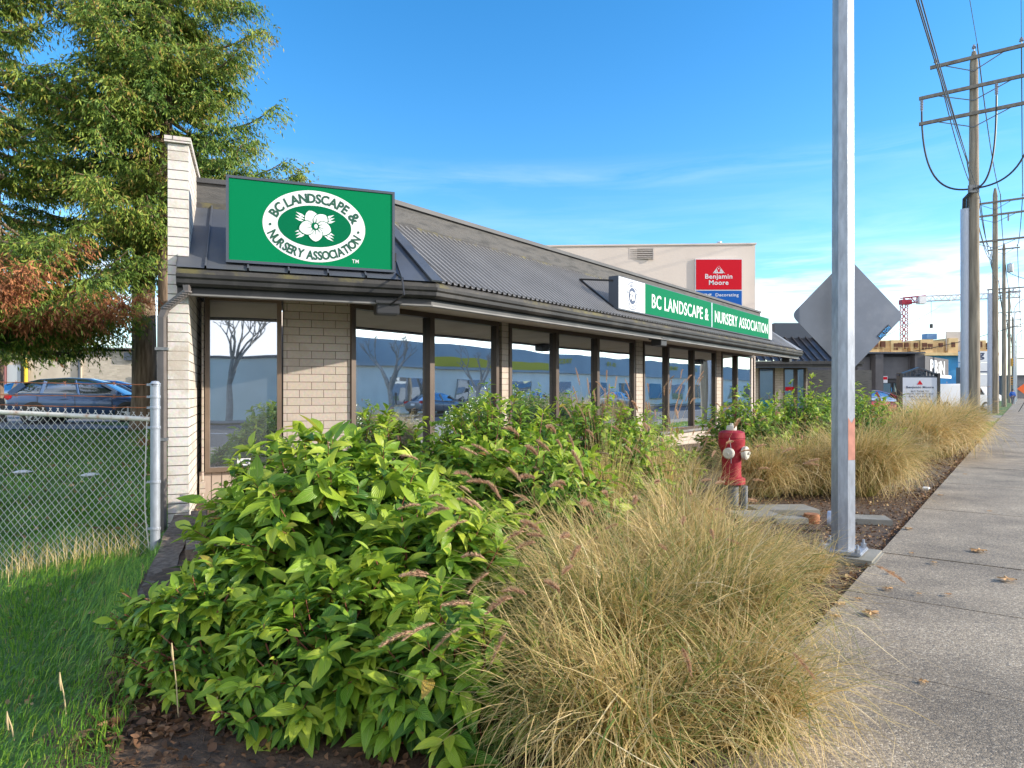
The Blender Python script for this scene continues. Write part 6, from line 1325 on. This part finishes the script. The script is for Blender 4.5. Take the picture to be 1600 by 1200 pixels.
# ------------------------------------------------------------ cars
M['tyre'] = mat('tyre_rubber', (.02, .02, .02), .8); M['carglass'] = glass_mat('car_glass', (.01, .015, .02), .18, wav=0); M['lampred'] = mat('tail_lamp_red', (.45, .01, .02), .15); M['headlamp'] = mat('headlamp_lens', (.7, .72, .75), .1)
def car(name, label, cat, loc, yaw, paint, kind='hatch', L=4.45, Wd=1.78, Hh=1.47, group='parked cars'):
    o = thing(name, label, cat, loc, group); base = Vector(loc)
    D = Vector((math.cos(yaw), math.sin(yaw), 0)); Sd = Vector((-D.y, D.x, 0))
    def P(x, y, z): return base + D * x + Sd * y + UP * z
    # body side profile stations: x, zbottom, zbelt(top of lower body), half width
    if kind in ('hatch', 'suv'):
        stn = [(-.50, .42, .72, .70), (-.485, .28, .92, .80), (-.44, .24, 1.00, .86), (-.33, .22, 1.00, .89), (-.1, .20, .97, .90), (.12, .20, .93, .90), (.24, .20, .90, .89), (.36, .22, .82, .87), (.44, .24, .72, .82), (.485, .28, .60, .70), (.50, .36, .48, .58)]
        roof = [(-.47, .98), (-.40, 1.30), (-.30, 1.42), (-.12, 1.47), (.02, 1.44), (.12, 1.32), (.27, .93)]
    else:
        stn = [(-.50, .42, .75, .68), (-.485, .28, .90, .78), (-.42, .24, .95, .86), (-.3, .22, .95, .89), (-.1, .20, .93, .90), (.12, .20, .91, .90), (.24, .20, .89, .89), (.36, .22, .80, .87), (.44, .24, .72, .82), (.485, .28, .60, .70), (.50, .36, .48, .58)]
        roof = [(-.36, .93), (-.24, 1.27), (-.14, 1.40), (-.02, 1.44), (.06, 1.40), (.14, 1.28), (.27, .92)]
    k = Hh / 1.47; vs = []; fs = []; hwf = Wd / 1.8
    for x, zb, zt_, hw in stn:
        hw *= hwf; zt_ *= k; mid = zb + (zt_ - zb) * .55
        for y, z in ((hw * .82, zb), (hw * .96, zb + .1), (hw * 1.0, mid), (hw * .985, mid + (zt_ - mid) * .5), (hw * .93, zt_ - .03), (hw * .82, zt_), (hw * .35, zt_ + .025)): vs.append(P(x * L, y, z))
        for y, z in reversed(((-hw * .82, zb), (-hw * .96, zb + .1), (-hw * 1.0, mid), (-hw * .985, mid + (zt_ - mid) * .5), (-hw * .93, zt_ - .03), (-hw * .82, zt_), (-hw * .35, zt_ + .025))): vs.append(P(x * L, y, z))
    n = 14
    for i in range(len(stn) - 1):
        for j in range(n): fs.append((i * n + j, (i + 1) * n + j, (i + 1) * n + (j + 1) % n, i * n + (j + 1) % n))
    fs += [tuple(range(n)), tuple(reversed(range((len(stn) - 1) * n, len(stn) * n)))]
    mb = MB().add(vs, fs); bo = mb.build('body', paint, o, smooth='all'); sm = bo.modifiers.new('subdivision', 'SUBSURF'); sm.levels = 2; sm.render_levels = 2
    # cabin: glass loft and roof skin
    vs = []; fs = []; hw0 = .80 * hwf
    zbelt = .90 * k
    for x, z in roof:
        z *= k; f = (z - zbelt) / (Hh - zbelt); hw = hw0 * (1 - .20 * max(0, f))
        vs += [P(x * L, hw0 * .99, min(z, zbelt)), P(x * L, hw, z - .03), P(x * L, hw * .6, z), P(x * L, -hw * .6, z), P(x * L, -hw, z - .03), P(x * L, -hw0 * .99, min(z, zbelt))]
    for i in range(len(roof) - 1):
        for j in range(5): fs.append((i * 6 + j, (i + 1) * 6 + j, (i + 1) * 6 + j + 1, i * 6 + j + 1))
    gl = MB().add(vs, fs).build('glasshouse', M['carglass'], o, smooth='all')
    rf = MB(); vs = []; fs = []; rr = [r for r in roof if r[1] > 1.28]
    for x, z in rr:
        z = z * k + .012; hw = hw0 * (1 - .20 * (z - zbelt) / (Hh - zbelt)) + .012; vs += [P(x * L, hw * 1.0, z - .07), P(x * L, hw * .93, z - .02), P(x * L, hw * .5, z + .008), P(x * L, -hw * .5, z + .008), P(x * L, -hw * .93, z - .02), P(x * L, -hw * 1.0, z - .07)]
    for i in range(len(rr) - 1):
        for j in range(5): fs.append((i * 6 + j, (i + 1) * 6 + j, (i + 1) * 6 + j + 1, i * 6 + j + 1))
    rf.add(vs, fs).build('roof', paint, o, smooth='all')
    pl = MB()
    for s_ in (-1, 1):
        def E(x, z, out=.012): f = (z * k - zbelt) / (Hh - zbelt); return P(x * L, s_ * (hw0 * (1 - .20 * max(0, f)) + out), z * k)
        pl.bar(E(roof[0][0] + .01, .95), E(roof[1][0] + .02, 1.27), .05, .16); pl.bar(E(roof[-1][0] - .01, .95), E(roof[-2][0] - .0, 1.30), .05, .07)
        pl.bar(E(-.02, .92), E(-.05, 1.38), .03, .09); pl.bar(E(-.26, .96), E(-.24, 1.36), .03, .12); pl.bar(E(roof[0][0] + .03, .97), E(roof[-1][0] - .02, .92), .03, .05)
    pl.build('pillar', paint, o)
    dl = MB(); dh = MB(); ar = MB()
    for s_ in (-1, 1):
        hwid = .905 * hwf
        for x in (-.03, -.27, .21): dl.bar(P(x * L, s_ * hwid, .30), P((x - .01) * L, s_ * (hwid - .015), .90 * k), .008, .012)
        for x in (-.08, .14): dh.box(P(x * L - .12, s_ * (hwid + .0), .79 * k), (.17, .04, .035), (D, Sd, UP))
        dh.box(P(.22 * L, s_ * (hwid + .02), .98 * k), (.14, .2, .13), (D, Sd, UP))
    dl.build('door_gap', M['black'], o); dh.build('door_handle', paint, o, bevel=.01)
    for x, s_ in ((-.30, 1), (-.30, -1), (.31, 1), (.31, -1)):
        c = P(x * L, s_ * (.80 * hwf), .325); a3 = (D, UP, Sd * s_)
        MB().lathe(c, [(.39, -.1), (.39, .095), (.33, .098)], 28, a3).build('wheel_arch', M['black'], o, smooth=True)
        w_ = MB().lathe(c, [(.325, -.1), (.325, .06), (.30, .115), (.23, .115), (.22, .09)], 28, a3).build('wheel', M['tyre'], o, smooth=True)
        rm = MB(); rm.lathe(c, [(.225, .06), (.225, .112), (.20, .112), (.195, .08)], 28, a3); rm.lathe(c, [(.055, .07), (.05, .115), (0, .118)], 12, a3)
        for q in range(5): a = q * 2 * math.pi / 5 + .3; dd = D * math.cos(a) + UP * math.sin(a); rm.bar(c + Sd * (s_ * .10), c + Sd * (s_ * .10) + dd * .205, .05, .03, Sd)
        rm.build('rim', M['alu'], w_)
    for s_ in (-1, 1):
        MB().box(P(-.468 * L, s_ * (.70 * hwf), .86 * k), (.22, .30, .17), (D, Sd, UP)).build('tail_light', M['lampred'], o, bevel=.04)
        MB().box(P(.462 * L, s_ * (.62 * hwf), .62 * k), (.24, .28, .13), (D, Sd, UP)).build('headlight', M['headlamp'], o, bevel=.04)
    MB().box(P(-.497 * L, 0, .72), (.02, .35, .14), (D, Sd, UP)).build('number_plate', M['white'], o)
    MB().box(P(-.49 * L, 0, .36), (.06, 1.1, .14), (D, Sd, UP)).build('bumper_trim', M['black'], o)
    return o
def paint(n, c, met=.5): 
    m = mat(n, c, .3, metal=met); m.node_tree.nodes['Principled BSDF'].inputs['Coat Weight'].default_value = .8; return m
def gat(px, Y): x = xw(px, Y); return (x, Y, gz(x, Y) + .012)
pb_ = paint('paint_blue_grey', (.05, .095, .20)); 
car('parked_car', 'blue grey hatchback parked nearest, seen through the fence from behind', 'car', gat(143, 22.6), R(12), pb_)
car('parked_car', 'darker blue hatchback parked beyond the blue grey one, partly behind the trunks', 'car', gat(182, 27), R(16), paint('paint_blue', (.03, .10, .30)))
car('parked_car', 'beige saloon parked at the far left in front of the tan building', 'car', gat(38, 31), R(170), paint('paint_beige', (.36, .30, .24)), 'sedan')
car('parked_car', 'red estate car with dark windows parked before the charcoal shop', 'car', (xw(1360, 33), 33, .03), R(12), paint('paint_red', (.38, .02, .04)), 'suv', 4.4, 1.8, 1.55)
# delivery vans on the forecourt
def van(loc, yaw, label):
    o = thing('van', label, 'van', loc, 'vans on the forecourt'); b = Vector(loc); D = Vector((math.cos(yaw), math.sin(yaw), 0)); Sd = Vector((-D.y, D.x, 0))
    def P(x, y, z): return b + D * x + Sd * y + UP * z
    pr = [(-2.5, .3), (-2.55, 1.0), (-2.4, 2.05), (.9, 2.1), (1.25, 1.95), (1.75, 1.2), (2.45, 1.0), (2.55, .7), (2.5, .3)]
    MB().hull([P(x, -.93, z) for x, z in pr], [P(x, .93, z) for x, z in pr]).build('body', paint('paint_white_' , (.75, .76, .78), 0), o, bevel=.06)
    for s_ in (-1, 1): m = MB(); m.hull([P(x, s_ * .931, z) for x, z in ((.45, 1.25), (1.6, 1.25), (1.2, 1.85), (.45, 1.85))], [P(x, s_ * .942, z) for x, z in ((.45, 1.25), (1.6, 1.25), (1.2, 1.85), (.45, 1.85))]); m.build('window', M['carglass'], o)
    m = MB(); m.hull([P(1.32, y, 1.88) for y in (-.8, .8)] + [P(1.78, y, 1.24) for y in (.8, -.8)], [P(1.35, y, 1.9) for y in (-.8, .8)] + [P(1.81, y, 1.26) for y in (.8, -.8)]); m.build('windscreen', M['carglass'], o)
    for x, s_ in ((-1.6, 1), (-1.6, -1), (1.7, 1), (1.7, -1)):
        c = P(x, s_ * .80, .36); w_ = MB().lathe(c, [(.36, -.1), (.36, .12), (.28, .16), (.2, .15)], 24, (D, UP, Sd * s_)).build('wheel', M['tyre'], o, smooth=True); MB().lathe(c, [(.2, .1), (.2, .155), (.05, .17), (0, .17)], 20, (D, UP, Sd * s_)).build('rim', M['alu'], w_)
    for s_ in (-1, 1): MB().box(P(2.5, s_ * .7, .85), (.12, .3, .2), (D, Sd, UP)).build('headlight', M['headlamp'], o, bevel=.02)
van((xw(1494, 53), 53, .03), R(8), 'white van between the two nearest utility poles'); van((xw(1480, 64), 64, .03), R(185), 'white van in front of the low blue canopied shop'); van((xw(1533, 86), 86, .03), R(20), 'small white van behind the third utility pole')

# ------------------------------------------------------------ left background building
lb = thing('industrial_building', 'long tan industrial building with pale brick bay behind the parked cars', 'building', (-28, 44, .5))
Yl = 44; M['tan'] = mat('tan_panel', (.50, .43, .34), .9, vary=.1, vscale=.8, stain=(.34, .28, .22), samt=.5, sscale=.6)
M['palebrick'] = brick_mat('pale_brick', (.40, .34, .26), (.52, .45, .35), (.45, .40, .32), .3, .1, .01)
lb.rotation_euler = (0, 0, R(12)); bpy.context.view_layer.update(); z0_ = .3; zt_ = zp(548, Yl)
MB().box(((xw(-150, Yl) + xw(126, Yl)) / 2, Yl + 6, (z0_ + zt_) / 2), (xw(126, Yl) - xw(-150, Yl), 12, zt_ - z0_ + .25)).build('wall', M['tan'], lb)
MB().box(((xw(126, Yl) + xw(330, Yl)) / 2, Yl + 6.1, (z0_ + zt_) / 2), (xw(330, Yl) - xw(126, Yl), 11.8, zt_ - z0_)).build('brick_bay', M['palebrick'], lb)
MB().box(((xw(-150, Yl) + xw(330, Yl)) / 2, Yl + 5.9, zt_ + .18), (xw(330, Yl) - xw(-150, Yl), 12.3, .1)).build('coping', M['trim'], lb)
MB().box((xw(20, Yl), Yl - .1, 1.9), (.32, .25, 3.2)).build('column', mat('maroon_paint', (.22, .09, .09), .7), lb)
dr_ = MB().box((xw(35, Yl), Yl - .04, 1.75), (.85, .1, 2.9)).build('loading_door', mat('door_grey', (.42, .45, .46), .7), lb)
MB().box((xw(46, Yl), Yl - .05, 1.9), (.22, .12, 3.2)).build('door_frame', M['black'], lb)
MB().tube([(xw(51, Yl), Yl - .15, .4), (xw(51, Yl), Yl - .15, 3.6)], .1, 10).build('yellow_bollard', mat('yellow_paint', (.75, .5, .02), .5), lb)
MB().tube([(xw(124, Yl), Yl - .1, .4), (xw(124, Yl), Yl - .1, 3.6)], .07, 8).build('pipe', M['slate'], lb)
MB().box((xw(199, Yl), Yl - .02, zp(556, Yl)), (.95, .08, .5)).build('dark_panel', M['slate'], lb)
MB().box((xw(212, Yl), Yl - .05, 1.6), (.22, .06, 2.2)).build('white_post', M['white'], lb); MB().box((xw(212, Yl), Yl - .1, zp(594, Yl)), (.3, .05, .22)).build('red_notice', M['red'], lb)
# black foliage shadowed bush at the base of the cedars
shrub(-7.6, 14.6, .7, .6, .45, 60, 'low dark shrub on the lawn at the base of the cedars', .09, 51, 14, low=.2, group='low seedlings at the foot of the shrubs')

# ------------------------------------------------------------ person on the sidewalk
pp = W(1582, 632, 78); pp.z = 0
bm = bmesh.new(); J = {'pelvis': (0, 0, .95), 'chest': (0, -.03, 1.28), 'neck': (0, -.02, 1.47), 'head': (0, -.04, 1.60), 'top': (0, -.03, 1.74),
 'lhip': (-.10, 0, .90), 'lknee': (-.12, -.16, .50), 'lank': (-.12, -.10, .09), 'ltoe': (-.12, -.28, .04), 'rhip': (.10, 0, .90), 'rknee': (.12, .04, .50), 'rank': (.12, .24, .12), 'rtoe': (.13, .10, .04),
 'lsh': (-.20, -.02, 1.40), 'lel': (-.26, .06, 1.13), 'lwr': (-.25, -.08, .92), 'lha': (-.25, -.12, .83), 'rsh': (.20, -.02, 1.40), 'rel': (.26, -.04, 1.13), 'rwr': (.24, -.18, .96), 'rha': (.24, -.23, .88)}
order = list(J); E_ = [('pelvis', 'chest'), ('chest', 'neck'), ('neck', 'head'), ('head', 'top'), ('pelvis', 'lhip'), ('lhip', 'lknee'), ('lknee', 'lank'), ('lank', 'ltoe'), ('pelvis', 'rhip'), ('rhip', 'rknee'), ('rknee', 'rank'), ('rank', 'rtoe'), ('chest', 'lsh'), ('lsh', 'lel'), ('lel', 'lwr'), ('lwr', 'lha'), ('chest', 'rsh'), ('rsh', 'rel'), ('rel', 'rwr'), ('rwr', 'rha')]
RD = dict(pelvis=.15, chest=.16, neck=.06, head=.10, top=.08, lhip=.10, lknee=.07, lank=.05, ltoe=.045, rhip=.10, rknee=.07, rank=.05, rtoe=.045, lsh=.08, lel=.055, lwr=.04, lha=.045, rsh=.08, rel=.055, rwr=.04, rha=.045)
def skinned(name, names, edges, rad, material, parent):
    me = bpy.data.meshes.new(name); me.from_pydata([J[n_] for n_ in names], [(names.index(a), names.index(b)) for a, b in edges], []); ob_ = bpy.data.objects.new(name, me); C.objects.link(ob_)
    sk = ob_.modifiers.new('skin', 'SKIN'); sb = ob_.modifiers.new('sub', 'SUBSURF'); sb.levels = 2
    for i, n_ in enumerate(names): me.skin_vertices[0].data[i].radius = (rad[n_], rad[n_])
    me.skin_vertices[0].data[0].use_root = True
    bpy.context.view_layer.update(); m2_ = bpy.data.meshes.new_from_object(ob_.evaluated_get(bpy.context.evaluated_depsgraph_get())); C.objects.unlink(ob_); bpy.data.objects.remove(ob_)
    for p in m2_.polygons: p.use_smooth = True
    m2_.name = name; m2_.materials.clear(); m2_.materials.append(material); q = bpy.data.objects.new(name, m2_); C.objects.link(q); q.parent = parent; return q
per = thing('person', 'person in a blue jacket and grey trousers walking along the far sidewalk', 'person', pp)
skinned('body', order, E_, RD, mat('skin', (.45, .27, .20), .6), per)
skinned('jacket', ['pelvis', 'chest', 'neck', 'lsh', 'lel', 'lwr', 'rsh', 'rel', 'rwr'], [('pelvis', 'chest'), ('chest', 'neck'), ('chest', 'lsh'), ('lsh', 'lel'), ('lel', 'lwr'), ('chest', 'rsh'), ('rsh', 'rel'), ('rel', 'rwr')], {k: v + .035 for k, v in RD.items()}, mat('blue_jacket', (.03, .12, .45), .8), per)
skinned('trousers', ['pelvis', 'lhip', 'lknee', 'lank', 'rhip', 'rknee', 'rank'], [('pelvis', 'lhip'), ('lhip', 'lknee'), ('lknee', 'lank'), ('pelvis', 'rhip'), ('rhip', 'rknee'), ('rknee', 'rank')], {k: v + .022 for k, v in RD.items()}, mat('grey_trousers', (.12, .12, .14), .9), per)
hm = MB().lathe(pp + Vector((0, -.02, 1.66)), [(.09, -.06), (.115, 0), (.10, .08), (.05, .115), (0, .12)], 14).build('hair', mat('dark_hair', (.03, .02, .015), .8), per, smooth=True)

# ------------------------------------------------------------ across the street (seen only mirrored in the windows)
ac = thing('tyre_shop', 'long pale shop with yellow letters mirrored in the office windows', 'building', st(24, 25))
def acbox(d0, d1, t0_, t1_, z0__, z1__, nm, m): MB().hull([st(d0, t0_, z0__), st(d1, t0_, z0__), st(d1, t1_, z0__), st(d0, t1_, z0__)], [st(d0, t0_, z1__), st(d1, t0_, z1__), st(d1, t1_, z1__), st(d0, t1_, z1__)]).build(nm, m, ac)
M['blugrey'] = mat('blue_grey_panel', (.36, .40, .43), .7, vary=.1, vscale=.4); M['yellow'] = mat('yellow_band', (.6, .45, .03), .6); M['offwhite'] = mat('off_white_wall', (.86, .79, .69), .85, vary=.08, vscale=.6)
acbox(22, 36, 16, 150, -.1, 3.3, 'lower_wall', M['offwhite']); acbox(21.7, 36, 16, 150, 3.3, 5.2, 'upper_band', M['blugrey']); acbox(21.66, 21.69, 38, 54, 3.5, 4.2, 'yellow_band', M['yellow'])
mb = MB()
for t_ in (52, 78): text_on(mb, 'TIRES', st(21.62, t_ + 5, 4.5), -S3, UP, w=2.6, h=.5, bold=.03)
for t_ in (66, 90): text_on(mb, '10-10', st(21.62, t_, 4.5), -S3, UP, w=2.2, h=.5, bold=.03)
mb.build('lettering', M['yellow'], ac)
for t_ in range(20, 140, 7):
    MB().hull([st(21.9, t_, .5), st(22.05, t_, .5), st(22.05, t_ + 3.5, .5), st(21.9, t_ + 3.5, .5)], [st(21.9, t_, 2.5), st(22.05, t_, 2.5), st(22.05, t_ + 3.5, 2.5), st(21.9, t_ + 3.5, 2.5)]).build('window', M['pane2'], ac)
ac2 = thing('white_wall', 'long low white wall across the road, mirrored in the office windows', 'wall', st(24, 0))
MB().hull([st(20, -45, -.1), st(24, -45, -.1), st(24, 14, -.1), st(20, 14, -.1)], [st(20, -45, 3.4), st(24, -45, 3.4), st(24, 14, 3.4), st(20, 14, 3.4)]).build('wall', M['offwhite'], ac2)
MB().hull([st(19.9, -45, 3.4), st(24, -45, 3.4), st(24, 14, 3.4), st(19.9, 14, 3.4)], [st(19.9, -45, 3.55), st(24, -45, 3.55), st(24, 14, 3.55), st(19.9, 14, 3.55)]).build('coping', M['slate'], ac2)
def bare_tree(b, H, seed, label):
    g = random.Random(seed); o = thing('bare_tree', label, 'tree', b, 'bare trees across the road'); mb = MB()
    def br(p, d, L, r, lv):
        q = p + d * L; mb.tube([p, p.lerp(q, .5) + Vector((g.uniform(-.04, .04), g.uniform(-.04, .04), 0)) * L, q], [r, r * .85, r * .68], 6 if lv < 3 else 3, cap=False)
        if lv > 5: return
        for i in range(2 if lv else 3):
            nd = (d + Vector((g.uniform(-1, 1), g.uniform(-1, 1), g.uniform(-.1, .7))) * (.55 + .08 * lv)).normalized(); br(q, nd, L * g.uniform(.62, .82), r * .66, lv + 1)
    br(Vector(b), UP, H * .2, .2, 0); mb.build('trunk', M['barkgrey'], o, smooth='all', uv=False)
bare_tree(Vector((6.6, -20.5, 0)), 9.5, 5, 'bare spreading tree mirrored in the first window'); bare_tree(Vector((10.5, -16, 0)), 8, 6, 'smaller bare tree mirrored beside the spreading one')
bare_tree(st(18.8, 31), 8.5, 8, 'thin bare tree mirrored in the left street window'); bare_tree(st(18.9, 40), 7.5, 9, 'thin bare tree mirrored in the second street window')
for i, t_ in enumerate((9, 33, 44, 58)):
    c_ = st(16.6, t_, .0); car('parked_car', ['silver car parked opposite, nearest in the mirror image', 'grey car parked opposite before the white wall', 'dark car parked opposite by the thin trees', 'silver car parked opposite at the tyre shop'][i], 'car', c_, math.atan2(.8, .6), paint('paint_%s' % ['silver', 'grey', 'dark', 'pale'][i], [(.4, .42, .45), (.2, .22, .24), (.05, .06, .08), (.5, .5, .5)][i]), 'sedan', group='cars parked across the road')
